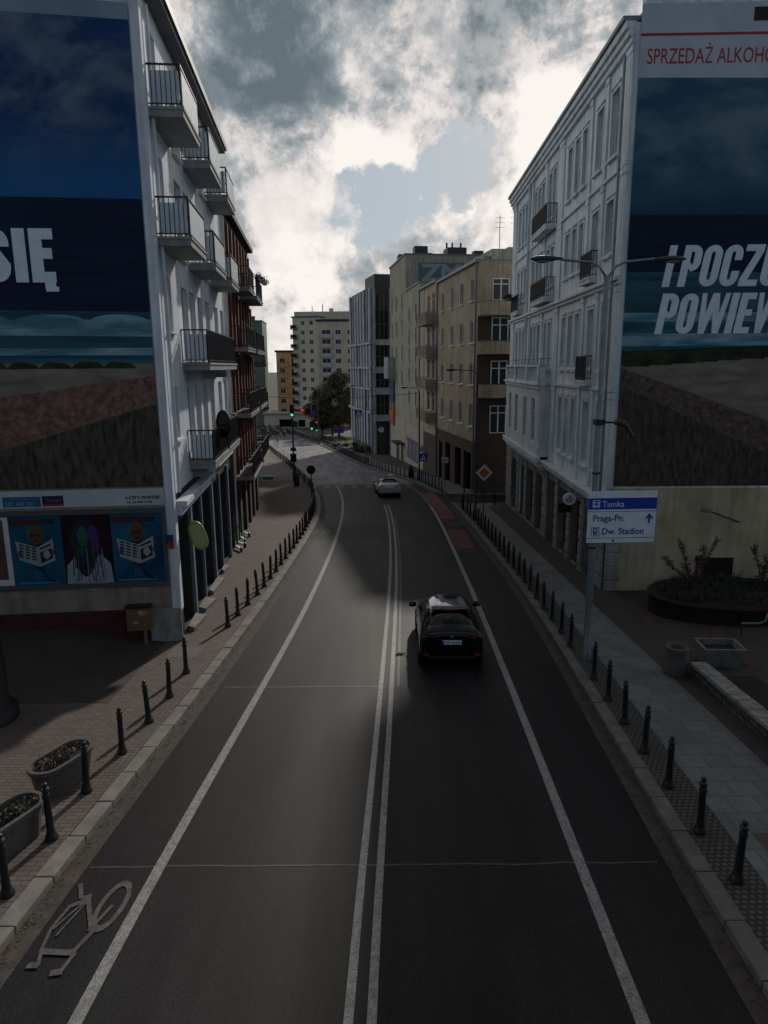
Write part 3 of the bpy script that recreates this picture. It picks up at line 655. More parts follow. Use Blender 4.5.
# ---- heavy condensed poster lettering drawn from strokes
def glyphs(txt, h, parent, loc, mtl, shear=0, w=.36, t=.135, gap=.07, name='lettering'):
    mb = MB(); x = 0; k = [0]
    def emit(pts):
        k[0] += 1; d = .0012*(k[0] % 9)
        mb.prism([((p[0]+shear*p[1])*h, p[1]*h) for p in pts], -.012-d, 0)
    def rect(a, b, c, d): emit([(x+a, c), (x+b, c), (x+b, d), (x+a, d)])
    def arc(cx, cy, rx, ry, a0, a1, tx=t, ty=t*.85):
        n = 8
        for i in range(n):
            u, v = R(a0+(a1-a0)*i/n), R(a0+(a1-a0)*(i+1)/n)
            emit([(x+cx+rx*math.cos(u), cy+ry*math.sin(u)), (x+cx+rx*math.cos(v), cy+ry*math.sin(v)), (x+cx+(rx-tx)*math.cos(v), cy+(ry-ty)*math.sin(v)), (x+cx+(rx-tx)*math.cos(u), cy+(ry-ty)*math.sin(u))])
    for ch in txt:
        W = w
        if ch == 'I': rect(0, t, 0, 1); W = t
        elif ch == 'P': rect(0, t, 0, 1); arc(w/2, 1-w/2, w/2, w/2, 0, 90); rect(t, w/2, 1-t*.85, 1); rect(w-t, w, .58, 1-w/2); arc(w/2, .58, w/2, w/2-.02, -90, 0); rect(t, w/2, .42, .42+t*.85)
        elif ch in 'OCSU':
            r = w/2
            if ch in 'OCS': arc(r, 1-r, r, r, 0, 180)
            if ch in 'OCSU': arc(r, r, r, r, 180, 360)
            if ch == 'O': rect(0, t, r, 1-r); rect(w-t, w, r, 1-r)
            if ch == 'U': rect(0, t, r, 1); rect(w-t, w, r, 1)
            if ch == 'C': rect(0, t, r, 1-r); rect(w-t, w, 1-r-.14, 1-r); rect(w-t, w, r, r+.14)
            if ch == 'S':
                rect(w-t, w, 1-r-.08, 1-r); rect(0, t, 1-r-.10, 1-r); rect(w-t, w, r, r+.10); rect(0, t, r, r+.08)
                emit([(x, .72), (x+t, .76), (x+w, .34), (x+w-t, .28)]); emit([(x, .72), (x+w-t, .28), (x+w-t*.6, .26), (x+.01, .62)])
        elif ch == 'Z': rect(0, w, 1-t*.85, 1); rect(0, w, 0, t*.85); emit([(x, t*.85), (x+t*1.05, t*.85), (x+w, 1-t*.85), (x+w-t*1.05, 1-t*.85)])
        elif ch in 'EĘ':
            rect(0, t, 0, 1); W = w*.86; rect(t, W, 1-t*.85, 1); rect(t, W*.92, .44, .44+t*.85); rect(t, W, 0, t*.85)
            if ch == 'Ę': rect(W-t*.95, W-.02, -.12, -.001); rect(W-t*.9, W+.03, -.17, -.08)
        elif ch == 'W':
            W = w*1.6; q = W/4
            for a, b in ((0, q), (2*q, q), (2*q, 3*q), (4*q, 3*q)):
                emit([(x+b-t*.42+.0, 0), (x+b+t*.42, 0), (x+a+t*.45 - (t*.45 if a > 3*q else 0) + (t*.2 if a == 0 else 0), 1), (x+a-t*.45+(t*.45 if a == 0 else 0) - (t*.2 if a > 3*q else 0), 1)])
        elif ch == 'J': rect(w-t, w, w/2, 1); arc(w/2, w/2, w/2, w/2, 180, 360)
        elif ch == ' ': W = .10
        x += W + gap
    return mb.build(name, mtl, parent, loc=loc)
glyphs('SIĘ', 1.36, adL, (-4.44, -.064, 10.26), M['letter'], w=.52, t=.235, gap=.075)
mb = MB(); mb.box(-9.0, -.22, -.055, -.002, 4.13, 4.62); fas = mb.build('white_fascia', A[8], adL, loc=(0, -.001, 0))
for nm, x0, x1, z0, z1, mt in (('blue_label', -4.68, -3.66, 4.17, 4.46, flat('label_blue', (.01, .10, .24), .5)), ('navy_label', -3.61, -3.03, 4.18, 4.47, flat('label_navy', (.008, .01, .06), .5))):
    mb = MB(); mb.box(x0, x1, -.066, -.057, z0, z1); lb = mb.build(nm, mt, adL)
mb = MB(); mb.box(-3.60, -3.04, -.072, -.067, 4.18, 4.24); mb.build('red_label_edge', M['red'], adL)
text('phone_number', '507 487 301', .12, adL, (-4.62, -.069, 4.20), flat('label_pale', (.12, .32, .42)), bold=.03, xs=.98)
text('label_caption', 'POWIERZCHNIA REKLAMOWA', .055, adL, (-4.62, -.069, 4.37), flat('label_pale2', (.10, .28, .38)), xs=.86)
text('label_name', 'Tychow', .10, adL, (-3.50, -.069, 4.30), flat('label_grey', (.12, .16, .30)), xs=.9)
text('maker_name', 'CITY POSTER', .085, adL, (-1.22, -.059, 4.32), M['black'], bold=.05, xs=1.25)
text('maker_caption', 'tel. 22 498 14 83', .06, adL, (-1.28, -.059, 4.20), M['black'], bold=.04, xs=1.25)
mb = MB(); mb.box(-1.31, -1.25, -.066, -.058, 4.33, 4.39); mb.build('maker_mark', M['red'], adL)

# poster frame below with three sheets and the edge of a fourth
pf = empty('poster_frame', (-6.12, 19.72, 0), R(5.5), 'long grey framed billboard with dark blue posters of newspaper readers under the giant poster', 'billboard')
mb = MB(); mb.box(-9, -.30, -.10, -.035, 3.90, 4.06); mb.box(-9, -.30, -.10, -.035, 1.70, 1.84); mb.box(-.36, -.25, -.101, -.035, 1.69, 4.07)
mb.build('frame', flat('dark_grey_frame', (.07, .085, .10), .5), pf, bevel=.01)
pblue = advmat('print_teal_blue', (.003, .03, .08), (.012, .11, .20), .6, .6, .9)
pdark = advmat('print_purple_black', (.012, .004, .012), (.04, .008, .02), 1.2, 1, 1)
def sheet(x0, x1, m, nm='poster_sheet'): mb = MB(); mb.box(x0, x1, -.06, -.036, 1.84, 3.90); return mb.build(nm, m, pf)
def blob(mb, cx, cz, rx, rz, y, m=0, n=14, jit=.12, seed=0):
    mb.prism([(cx+rx*math.cos(2*math.pi*i/n)*(1+jit*math.sin(seed+i*2.3)), cz+rz*math.sin(2*math.pi*i/n)*(1+jit*math.cos(seed+i*1.7))) for i in range(n)], y, -.058, m)
pm = [flat('print_skin_red', (.13, .035, .028)), flat('print_green', (.03, .11, .03)), flat('print_paper', (.30, .33, .37)), flat('print_ink', (.012, .014, .02)), flat('print_pale_blue', (.06, .22, .32)), flat('print_violet', (.07, .02, .16)), flat('print_teal', (.01, .09, .11)), flat('print_pink', (.25, .05, .12)), flat('print_redtext', (.16, .01, .012))]
def reader(x0, nm):
    sheet(x0, x0+1.42, pblue, nm); mb = MB(); c = x0+.70
    blob(mb, c-.02, 3.36, .25, .27, -.062, 1, seed=1); blob(mb, c, 3.32, .17, .24, -.065, 0, jit=.05)
    mb.box(c-.15, c+.15, -.0665, -.062, 3.30, 3.37, 3); blob(mb, c, 3.17, .08, .03, -.0668, 3)
    blob(mb, c-.02, 2.90, .30, .22, -.0605, 3, seed=3)
    mb.prism([(c-.5, 2.62), (c+.02, 2.40), (c+.02, 2.98), (c-.58, 3.18)], -.068, -.059, 2)
    mb.prism([(c+.03, 2.40), (c+.48, 2.58), (c+.46, 3.22), (c+.03, 2.98)], -.069, -.059, 2)
    for i in range(5):
        for j in range(3):
            xa = c-.5+.17*j+.02*i*.3; za = 2.68+.085*i-.05*j*.9+.03; mb.prism([(xa, za), (xa+.12, za-.045), (xa+.12, za+.005), (xa, za+.05)], -.0705, -.067, 3)
    mb.prism([(c+.08, 2.50), (c+.42, 2.64), (c+.41, 2.95), (c+.08, 2.83)], -.0715, -.068, 3)
    blob(mb, c+.26, 2.76, .10, .13, -.0725, 2, seed=2); mb.prism([(c+.08, 2.90), (c+.40, 3.03), (c+.40, 3.09), (c+.08, 2.96)], -.0712, -.068, 3)
    blob(mb, c-.47, 2.80, .05, .08, -.0735, 0); blob(mb, c+.47, 2.82, .05, .08, -.0735, 0)
    mb.bar((c-.02, -.062, 2.4), (c+.34, -.062, 1.93), .07, .02, 3); mb.bar((c-.12, -.0615, 2.42), (c+.2, -.0615, 2.36), .12, .02, 3); mb.bar((c+.30, -.0625, 1.98), (c+.44, -.0625, 1.93), .05, .02, 3)
    for i in range(5): mb.box(c-.12+i*.05, c-.11+i*.05, -.0602, -.059, 2.02, 2.32, 4)
    mb.box(c-.62, c+.5, -.0604, -.059, 1.885, 1.94, 4)
    mb.box(c-.66, c+.55, -.0601, -.0592, 3.64, 3.80, 3)
    mb.build('printed_figure', pm, pf)
    text('poster_title', 'PASSENGER', .13, pf, (c-.62, -.0615, 3.655), pm[8], bold=.03, xs=.92)
reader(-4.60, 'blue_poster_sheet'); reader(-1.79, 'blue_poster_sheet')
sheet(-3.18, -1.79, pdark, 'dark_poster_sheet'); mb = MB(); c = -2.49
blob(mb, c, 2.12, .66, .52, -.0600, 2, seed=5, jit=.06); mb.prism([(c-.66, 1.85), (c+.66, 1.85), (c+.60, 2.45), (c+.3, 2.75), (c-.3, 2.75), (c-.62, 2.4)], -.0602, -.0585, 2)
blob(mb, c-.05, 3.10, .42, .68, -.0610, 3, seed=4, n=20, jit=.1); blob(mb, c-.1, 2.5, .28, .42, -.0612, 3, seed=1)
blob(mb, c-.12, 3.25, .16, .3, -.062, 6, seed=6); blob(mb, c-.10, 3.20, .09, .18, -.063, 1, seed=8); blob(mb, c+.15, 3.35, .12, .24, -.0625, 5, seed=2); blob(mb, c+.22, 3.05, .10, .3, -.0618, 5, seed=9); blob(mb, c-.16, 2.8, .05, .12, -.0632, 6)
mb.bar((c+.04, -.061, 2.3), (c+.12, -.061, 1.92), .05, .006, 7); mb.bar((c+.2, -.061, 2.2), (c+.32, -.061, 1.92), .05, .006, 5); mb.bar((c-.3, -.061, 2.2), (c-.38, -.061, 1.92), .08, .006, 4)
for k in range(14): mb.bar((c-.4+.06*k, -.0612, 2.9), (c-.46+.07*k, -.0612, 2.1+.25*math.sin(k*1.9)), .03, .004, [3, 3, 6, 3, 5, 3, 4][k % 7])
mb.build('printed_figure', pm, pf)
mb = MB(); mb.box(-9, -4.62, -.075, -.037, 1.86, 3.88); mb.build('poster_margin', M['white'], pf)
mb = MB(); mb.box(-6.0, -4.76, -.082, -.0755, 2.05, 3.80, 0); mb.build('poster_sheet', [advmat('print_warm', (.02, .05, .06), (.16, .07, .04), 1.5, 1, .8)], pf)

# ---- right white tenement
Rb = Bld('white_tenement_building', (8.29, 25.08), 1.5, 'R', G(25)-.15, 'long white stuccoed tenement with pilasters and a poster covered end wall on the right')
ER = 24.6; TR = 18.8
ops = []; cw = [(1.35, 2.25), (3.3, 4.2), (5.6, 6.3), (6.85, 7.55), (8.15, 8.85), (11.35, 12.0), (12.4, 13.05), (14.2, 14.85), (15.25, 15.9), (16.3, 16.95), (19.1, 19.75), (20.3, 20.95), (21.6, 22.3)]
for (a, c) in cw:
    ops.append((a, c, 15.35, 17.45)); ops.append((a, c, 12.0, 13.8)); ops.append((a, c, 7.9, 10.15))
    if a < 10 : ops.append((a, c, 4.0, 6.5))
mb = MB(); Rb.facade(mb, 0, ER, 3.1, TR, ops, .30); Rb.shell(mb, 0, ER, 14, G(50)-1.5, TR)
Rb.part('wall', mb, M['plaster_r'])
for q in ops: Rb.window(*q, o=-.2, style='white', mull=1, trans=.68, sill=False)
gz = -1.9
gops = [(1.2, 2.9, -.55, 2.3), (3.7, 5.2, -.65, 2.3), (6.0, 7.7, -.8, 2.3), (8.6, 10.2, -1.0, 2.3), (11.6, 13.4, -1.1, 2.1), (14.2, 16.2, -1.25, 2.0), (17.2, 18.9, -1.45, 1.9), (20.0, 22.0, -1.6, 1.9)]
mb = MB(); Rb.facade(mb, 0, ER, gz-.6, 3.1, gops, .4, o=.05)
Rb.part('ground_storey', mb, mat('rusticated_grey_stone', (.24, .24, .235), .9, .35, 1.5, streak=.35, bump=.3))
mb = MB()
for z in [-1.0+.55*i for i in range(7)]:
    for (a, c) in ((0, 1.15), (2.95, 3.65), (5.25, 5.95), (7.75, 8.55), (10.25, 11.55), (13.45, 14.15), (16.25, 17.15), (18.95, 19.95), (22.05, 24.4)):
        Rb.box(mb, a+.03, c-.03, .05, .11, z+.04, z+.5)
Rb.part('rustication', mb, mat('rustication_blocks', (.30, .30, .295), .9, .35, 1.5, streak=.3), bevel=.02)
mb = MB()
for (a, c, d, e) in gops: mb.add([Rb.P(a, -.33, d), Rb.P(a, -.33, e), Rb.P(c, -.33, e), Rb.P(c, -.33, d)], [(3,2,1,0)])
Rb.part('shop_window', mb, M['glass_dark'])
mb = MB()
for (a, c, d, e) in gops:
    for s_ in (a+.04, (a+c)/2, c-.04): Rb.box(mb, s_-.04, s_+.04, -.32, -.22, d, e)
    Rb.box(mb, a, c, -.315, -.215, e-.6, e-.53); Rb.box(mb, a, c, -.318, -.1, d, d+.35)
Rb.part('shop_window_frame', mb, mat('reddish_shop_frame', (.09, .045, .04), .6, .3, 2))
# cornices, pilasters, architraves
mb = MB()
for z0, z1, o1 in ((2.72, 2.86, .22), (2.86, 3.05, .34), (3.05, 3.14, .42), (10.72, 10.86, .14), (10.86, 11.0, .26), (7.0, 7.14, .12), (14.55, 14.66, .10), (18.2, 18.4, .15), (18.4, 18.6, .26), (18.6, 18.84, .36)):
    Rb.box(mb, -.02, ER+.02, 0, o1, z0, z1)
Rb.part('cornice', mb, M['trim_r'], bevel=.02)
mb = MB()
for (a, c) in ((0, .62), (2.62, 2.98), (4.75, 5.15), (9.6, 10.5), (13.4, 13.8), (17.3, 17.45), (18.2, 18.7), (23.0, 24.4)):
    for z0, z1 in ((3.16, 6.98), (7.16, 10.70), (11.02, 14.53), (14.68, 18.18)): Rb.box(mb, a, c, 0, .07, z0, z1); Rb.box(mb, a-.04, c+.04, 0, .10, z1-.22, z1-.002)
Rb.part('pilaster', mb, M['trim_r'], bevel=.012)
mb = MB()
for (a, c, d, e) in ops:
    Rb.box(mb, a-.10, a-.003, 0, .035, d-.1, e+.1); Rb.box(mb, c+.003, c+.10, 0, .035, d-.1, e+.1); Rb.box(mb, a-.003, c+.003, 0, .036, e+.003, e+.12)
    Rb.box(mb, a-.14, c+.14, 0, .13, d-.2, d-.102); Rb.box(mb, a-.12, c+.12, 0, .08, e+.125, e+.19)
Rb.part('window_surround', mb, M['trim_r'])
mb = MB(); Rb.box(mb, .03, ER+.1, -14.2, .44, TR+.06, TR+.2); Rb.box(mb, .2, ER-.2, -14, -.3, TR+.2, TR+.5); Rb.part('roof', mb, M['roof_zinc'])
mb = MB(); mb.tube([Rb.P(17.6, .22, 18.2), Rb.P(17.6, .22, -1)], .06); Rb.part('downpipe', mb, M['trim_r'])
mb = MB(); mb.tube([Rb.P(.25, .25, 3.0), Rb.P(.25, .25, 17.9)], .05); Rb.part('downpipe', mb, M['steel'])
# little iron balconets
for (a, c, z, d) in ((11.0, 14.9, 14.75, .55), (11.0, 14.9, 11.32, .5), (3.0, 4.6, 11.32, .35), (3.0, 4.6, 7.36, .35), (19.9, 22.5, 11.32, .4)):
    balcony(Rb, a, c, z, d, name='balconet', slab=.2, conc=M['trim_r'], H=.95, step=.09)
# the bay with the balustraded terrace
mb = MB(); bo = .55
bops = [(12.0, 13.0, 3.95, 6.25), (14.6, 15.6, 3.95, 6.25), (17.6, 18.6, 3.95, 6.25), (20.0, 20.9, 3.95, 6.25)]
Rb.facade(mb, 10.8, 22.2, 3.3, 6.75, bops, .2, o=bo)
P = Rb.P
mb.add([P(10.8, bo, 3.3), P(10.8, 0, 3.3), P(10.8, 0, 6.75), P(10.8, bo, 6.75)], [(0,1,2,3)]); mb.add([P(22.2, 0, 3.3), P(22.2, bo, 3.3), P(22.2, bo, 6.75), P(22.2, 0, 6.75)], [(0,1,2,3)])
Rb.part('bay', mb, M['trim_r'])
for q in bops: Rb.window(*q, o=bo-.14, style='white', mull=1, trans=.7, sill=False)
mb = MB()
Rb.box(mb, 10.9, 22.1, .02, bo-.25, 2.55, 2.75); Rb.box(mb, 10.8, 22.2, .02, bo-.05, 2.75, 3.0); Rb.box(mb, 10.7, 22.3, .43, bo+.14, 3.0, 3.3); Rb.box(mb, 10.75, 22.25, .02, bo+.1, 6.75, 6.95); Rb.box(mb, 10.68, 22.32, .02, bo+.2, 6.95, 7.06)
Rb.part('bay_moulding', mb, M['trim_r'], bevel=.03)
mb = MB()
for s_ in (10.9, 14.4, 18.2, 21.7): Rb.box(mb, s_-.15, s_+.25, bo-.25, bo+.12, 7.06, 7.98)
Rb.box(mb, 10.75, 21.95, bo-.2, bo+.1, 7.9, 8.02); Rb.box(mb, 10.78, 21.92, bo-.15, bo+.05, 7.06, 7.16)
for i in range(46):
    s_ = 11.3+i*.23; mb.lathe([(.03, 0), (.06, .18), (.03, .45), (.05, .6), (.03, .74)], Rb.P(s_, bo-.05, 7.16), 6)
Rb.part('balustrade', mb, M['trim_r'])
mb = MB(); Rb.bar(mb, (10.8, bo, 8.3), (21.95, bo, 8.3), .03)
for s_ in (10.9, 14.4, 18.2, 21.7): Rb.bar(mb, (s_, bo, 8.0), (s_, bo, 8.35), .03)
Rb.bar(mb, (10.8, bo, 8.3), (10.8, 0, 8.3), .03); Rb.part('terrace_rail', mb, M['rail_black'])
# gable base
mb = MB(); mb.box(0, .03, .02, 14, gz-.6-Rb.zb, 3.55-Rb.zb); Rb.part('gable_base', mb, M['gable_cream'])
mb = MB()
for i in range(7): mb.box(-.07, -.002, -.03, (.55 if i % 2 else .42), -.55+i*.55+.03-Rb.zb, -.05+i*.55-Rb.zb)
# (local +x of this building points back towards the camera)
for i, v in enumerate(mb.v): mb.v[i] = (-v[0]+.03, v[1], v[2])
Rb.part('quoin', mb, mat('white_quoins', (.33, .335, .33), .9, .35, 2, streak=.3), bevel=.02)
mb = MB(); mb.box(-.35, .02, .25, 13.5, TR-Rb.zb-.05, 20.2-Rb.zb); Rb.part('gable_parapet', mb, M['trim_r'])
mb = MB(); mb.box(.034, .06, 3.6, 4.75, .02-Rb.zb, .9-Rb.zb); Rb.part('basement_window', mb, M['black'])

adR = empty('advert_banner', (8.29, 25.08, 0), R(-1.0), 'giant poster with dark sea and the words I POCZUJ POWIEW on the right end wall', 'poster')
mb = MB()
stack(mb, .14, 11, [(19.3, 19.3, 8), (17.15, 17.0, 0), (12.95, 12.9, 1), (11.1, 11.0, 2), (9.75, 9.7, 3), (9.45, 9.4, 2), (9.05, 9.0, 3), (8.62, 8.6, 2), (8.45, 8.6, 4), (7.95, 8.75, 5)])
mb.prism([(.14, 7.88), (5.58, 5.95), (11, 4.3), (11, 8.75), (.14, 7.95)], -.03, 0, 5)
mb.prism([(.14, 7.27), (5.69, 4.75), (7.2, 3.62), (11, 3.62), (11, 4.3), (5.58, 5.95), (.14, 7.88)], -.03, 0, 6)
mb.prism([(.14, 3.62), (7.2, 3.62), (5.69, 4.75), (.14, 7.27)], -.03, 0, 7)
for i in range(12):
    x = .2+i*.8; z = 8.0+x*.06; mb.prism([(x, z-.1), (x+.95, z-.1), (x+.8, z+.20+.08*math.sin(i*1.7)), (x+.4, z+.28), (x+.1, z+.2)], -.034, -.001*i-.003, 4)
mb.build('banner', [advmat('print_cloudy_sky_right', (0.0248, 0.0930, 0.1628), (0.1318, 0.2170, 0.2635), .5, .8, 1.6, p=(.40, .68), grad=(12.9, 14.6, (.012, .06, .12)))] + A[1:6] + [advmat('print_rough_edge_right', (0.0543, 0.0372, 0.0310), (0.1860, 0.1318, 0.1008), 5, 1, 1, p=(.35, .7)), advmat('print_dark_concrete_right', (.030, .027, .022), (.115, .092, .068), 4.5, 1.6, .45, p=(.36, .70))] + A[8:], adR, loc=(0, -.031, 0))
glyphs('I POCZUJ', 1.36, adR, (1.36, -.064, 10.60), M['letter'], shear=.16, w=.46, t=.185, gap=.05)
glyphs('POWIEW', 1.36, adR, (1.22, -.064, 9.02), M['letter'], shear=.16, w=.45, t=.185, gap=.05)
mb = MB(); mb.box(.14, 11, -.066, -.0615, 18.36, 18.44); mb.build('red_rule', M['red'], adR)
text('red_lettering', 'SPRZEDAŻ ALKOHOLU', .47, adR, (.36, -.063, 17.55), M['red'], bold=.004, xs=.70)
mb = MB(); mb.box(3.7, 4.3, -.066, -.0615, 18.75, 19.15); mb.build('dark_logo_corner', M['black'], adR)

# lamp arm on the cream gable, planter and bush
t = empty('wall_lamp', (8.29, 25.08, 0), R(-1.0), 'small floodlight on a long slanting arm fixed to the cream end wall', 'lamp')
mb = MB(); mb.tube([(4.85, -.05, 2.25), (3.2, -1.1, 2.9)], .03); mb.build('arm', M['iron'], t)
mb = MB(); mb.box(2.95, 3.25, -1.22, -1.02, 2.86, 2.98); mb.build('lamp_head', M['steel'], t, bevel=.02)
mb = MB(); mb.box(4.75, 4.95, -.06, 0, 2.1, 2.35); mb.build('wall_plate', M['iron'], t)

# ---- L2: red-brown house
a5 = R(-5.5); L2p = (-6.12+math.sin(a5)*EL, 19.72+math.cos(a5)*EL)
L2 = Bld('brown_brick_building', (L2p[0]+.02, L2p[1]), -5.5, 'L', G(36)-.8, 'red brown brick house with tall pilasters and black iron balconies beyond the white apartment house')
cols = [(.7, 1.5), (2.3, 3.1), (3.9, 4.7), (5.6, 6.4), (7.2, 8.0), (8.8, 9.6), (10.4, 11.2), (12.0, 12.8)]
ops = [(a, c, zf+.15, zf+2.45) for (a, c) in cols for zf in (12.0, 8.95, 5.75, 2.6)]
mb = MB(); L2.facade(mb, 0, 13.6, 2.2, 15.3, ops, .22); L2.shell(mb, 0, 13.6, 12, G(50)-1.5, 15.3); L2.part('wall', mb, M['brown_wall'])
for q in ops: L2.window(*q, o=-.15, style='dark', mull=1, trans=.7, sill=False)
mb = MB()
for i in range(len(cols)+1):
    s_ = .2 + i*1.62; 
    for z0, z1 in ((2.4, 5.5), (5.75, 8.7), (8.95, 11.75), (12.0, 14.9)): L2.box(mb, s_-.12, s_+.12, 0, .12, z0, z1)
L2.part('pilaster', mb, M['brown_trim'])
gops = [(.6, 2.2, -1.3, 1.7), (3.0, 5.0, -1.4, 1.7), (5.8, 7.6, -1.6, 1.7), (8.4, 10.2, -1.8, 1.7), (11, 12.8, -2, 1.7)]
mb = MB(); L2.facade(mb, 0, 13.6, G(50)-1.5, 2.2, gops, .3, o=.03); L2.part('ground_storey', mb, M['brownbase'])
mb = MB()
for (a, c, d, e) in gops: mb.add([L2.P(a, -.2, d), L2.P(c, -.2, d), L2.P(c, -.2, e), L2.P(a, -.2, e)], [(0,1,2,3)])
L2.part('shop_window', mb, M['glass_dark'])
mb = MB(); L2.box(mb, -.05, 13.7, -12, .35, 15.3, 15.55); L2.part('roof', mb, M['roof_dark'])
for (a, c, z) in ((3.0, 6.0, 12.05), (7.6, 12.4, 12.05), (.6, 5.2, 8.95), (6.6, 12.6, 8.95), (.6, 6.0, 5.7), (7.2, 12.8, 5.7), (.8, 6.2, 2.5), (7.4, 12.8, 2.5)):
    balcony(L2, a, c, z, .95, slab=.18, conc=M['slab_conc'], step=.11, panel_front=M['rail_black'] if z < 10 else None)
# ---- L3: pale house
L3 = Bld('pale_plaster_building', (-8.97, 48.8), -11, 'L', G(50)-1, 'pale grey plaster house with dark balconies, third in the left row')
cols = [(1+2.2*i, 1.9+2.2*i) for i in range(10)]
ops = [(a, c, zf+.2, zf+2.2) for (a, c) in cols for zf in (8.2, 5.2, 2.2)]
mb = MB(); L3.facade(mb, 0, 23.5, 1.6, 11.2, ops, .2); L3.shell(mb, 0, 23.5, 12, G(75)-2, 11.2); L3.part('wall', mb, M['pale_wall'])
for q in ops: L3.window(*q, o=-.15, mull=0, sill=False, trans=.7)
mb = MB(); L3.facade(mb, 0, 23.5, G(75)-2, 1.6, [(1+3*i, 3+3*i, -3.0-.15*i, .9) for i in range(7)], .3, o=.03); L3.part('ground_storey', mb, mat('blue_grey_shop_base', (.10, .12, .15), .8, .3, 2))
mb = MB(); L3.box(mb, -.05, 23.6, -12, .3, 11.2, 11.4); L3.part('roof', mb, M['roof_zinc'])
for (a, c, z) in ((3.0, 6.2, 8.2), (8.5, 12, 8.2), (3.0, 6.2, 5.2), (8.5, 12, 5.2), (3, 6.2, 2.2), (8.5, 12, 2.2), (.6, 2.4, 5.2)):
    balcony(L3, a, c, z, 1.0, slab=.18, conc=M['eave'], panel_front=M['rail_black'], step=.16)
t = empty('projecting_sign', (-9.95, 56.0, -.9), R(-10), 'small green and white sign sticking out over the left pavement', 'sign')
mb = MB(); mb.box(-.1, 1.1, -.05, .05, -.2, .22); mb.build('sign_panel', M['white'], t); mb = MB(); mb.box(.05, .95, -.06, -.052, -.08, .1); mb.build('green_stripe', flat('sign_green', (.01, .22, .12)), t)
mb = MB(); mb.tube([(-.6, 0, .1), (.1, 0, .1)], .02); mb.build('bracket', M['iron'], t)
# ---- L4 green slab and other far left blocks
B = Bld('green_apartment_building', (-43.5, 213), 86, 'L', G(214)-1, 'tall pale green block rising behind the left row of houses')
mb = MB(); ops = [(a, a+1.1, z, z+1.4) for a in (1.2, 4.0) for z in range(-6, 20, 3)]
B.facade(mb, 0, 7.6, B.zb, 21.4, ops, .2); B.shell(mb, 0, 7.6, 14, B.zb, 21.4); B.part('wall', mb, M['green_wall'])
for q in ops: B.window(*q, o=-.1, mull=1, trans=0, sill=False)
mb = MB(); B.box(mb, -.1, 7.7, -14, .2, 21.4, 21.7); B.part('roof', mb, M['green_wall'])

# orange house: street front faces the camera
B = Bld('orange_apartment_building', (-32.0, 213), 84, 'L', G(214)-1.5, 'orange rendered apartment house with balconies far down the street')
# 'L' frame with az 84: s runs to the right across the view, outward looks to +x*cos(84)... facing the camera
rows = [-6.6+3.0*i for i in range(6)]
ops = [(a, a+1.5, z+.8, z+2.2) for a in (1.0, 4.4, 7.2) for z in rows]
mb = MB(); B.facade(mb, 0, 9, B.zb, 12.4, ops, .2, m=0); B.shell(mb, 0, 9, 14, B.zb, 12.4, m=1); B.part('wall', mb, [M['orange_wall'], M['grey_green']])
for q in ops: B.window(*q, o=-.1, mull=1, trans=0, sill=False)
for z in rows[1:]:
    balcony(B, .7, 3.6, z, 1.1, slab=.2, conc=M['far_cream'], rail=M['rail_grey'], step=.3, panel_front=M['orange_wall'])
mb = MB(); B.box(mb, -.4, 9.3, -14, .4, 12.4, 12.9); B.part('roof', mb, M['roof_dark'])
mb = MB(); B.box(mb, -1.5, 10, .2, 3.0, -6.6, -6.2); B.part('shop_canopy', mb, M['far_cream'])

# ---- far eleven storey block: one front toward us, a brighter one angled along the street
B4 = Bld('tall_apartment_building', (-18.2, 200), 90, 'L', G(200)-1, 'tall cream apartment block of eleven storeys closing the street view')
rows = [-7.6+2.62*i for i in range(11)]
ops = [(a, a+w_, z+.8, z+2.1) for (a, w_) in ((1.2, 2.4), (5.0, 1.5), (8.4, 1.5), (11.4, 1.5)) for z in rows[:10]]
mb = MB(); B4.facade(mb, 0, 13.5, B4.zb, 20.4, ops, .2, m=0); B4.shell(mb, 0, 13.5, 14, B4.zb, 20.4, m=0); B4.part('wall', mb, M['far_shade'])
for q in ops: B4.window(*q, o=-.1, mull=1, trans=0, sill=False)
for z in rows[1:10]:
    balcony(B4, .8, 4.2, z, .9, slab=.2, conc=M['far_cream'], rail=M['rail_grey'], step=.4, panel_front=M['white_panel'])
mb = MB(); B4.box(mb, -.4, 14, -14, .5, 20.4, 20.9); B4.part('roof', mb, M['roof_dark'])
mb = MB(); B4.box(mb, -7, 13.5, -15, -5, 20.9, 23.4); B4.box(mb, 3, 4.2, -6, -5.4, 23.4, 24.3); B4.box(mb, 9, 10, -8, -7, 23.4, 24.1); B4.part('penthouse', mb, M['far_shade'])
mb = MB(); mb.tube([B4.P(1, -7, 23.4), B4.P(1, -7, 25.5)], .12); mb.tube([B4.P(-2, -7, 23.4), B4.P(-2, -7, 25.2)], .08); B4.part('chimney', mb, M['dark_steel'])
B5 = Bld('cream_apartment_building', (-25.6, 203.5), 108, 'L', G(200)-1, 'cream side wing with small windows and dark balconies, left of the tall block')
ops = [(a, a+1.1, z+.9, z+2.1) for a in (2.6, 5.2) for z in rows]
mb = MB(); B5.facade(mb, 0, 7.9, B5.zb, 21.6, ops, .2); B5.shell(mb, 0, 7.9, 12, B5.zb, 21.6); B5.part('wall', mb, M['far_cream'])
for q in ops: B5.window(*q, o=-.1, mull=1, trans=0, sill=False)
for z in rows[1:]: balcony(B5, -.3, 1.6, z, 1.1, slab=.2, conc=M['eave'], rail=M['rail_black'], step=.3, panel_front=M['black'])
mb = MB(); B5.box(mb, -.3, 8.2, -12, .3, 21.6, 22.0); B5.part('roof', mb, M['roof_zinc'])
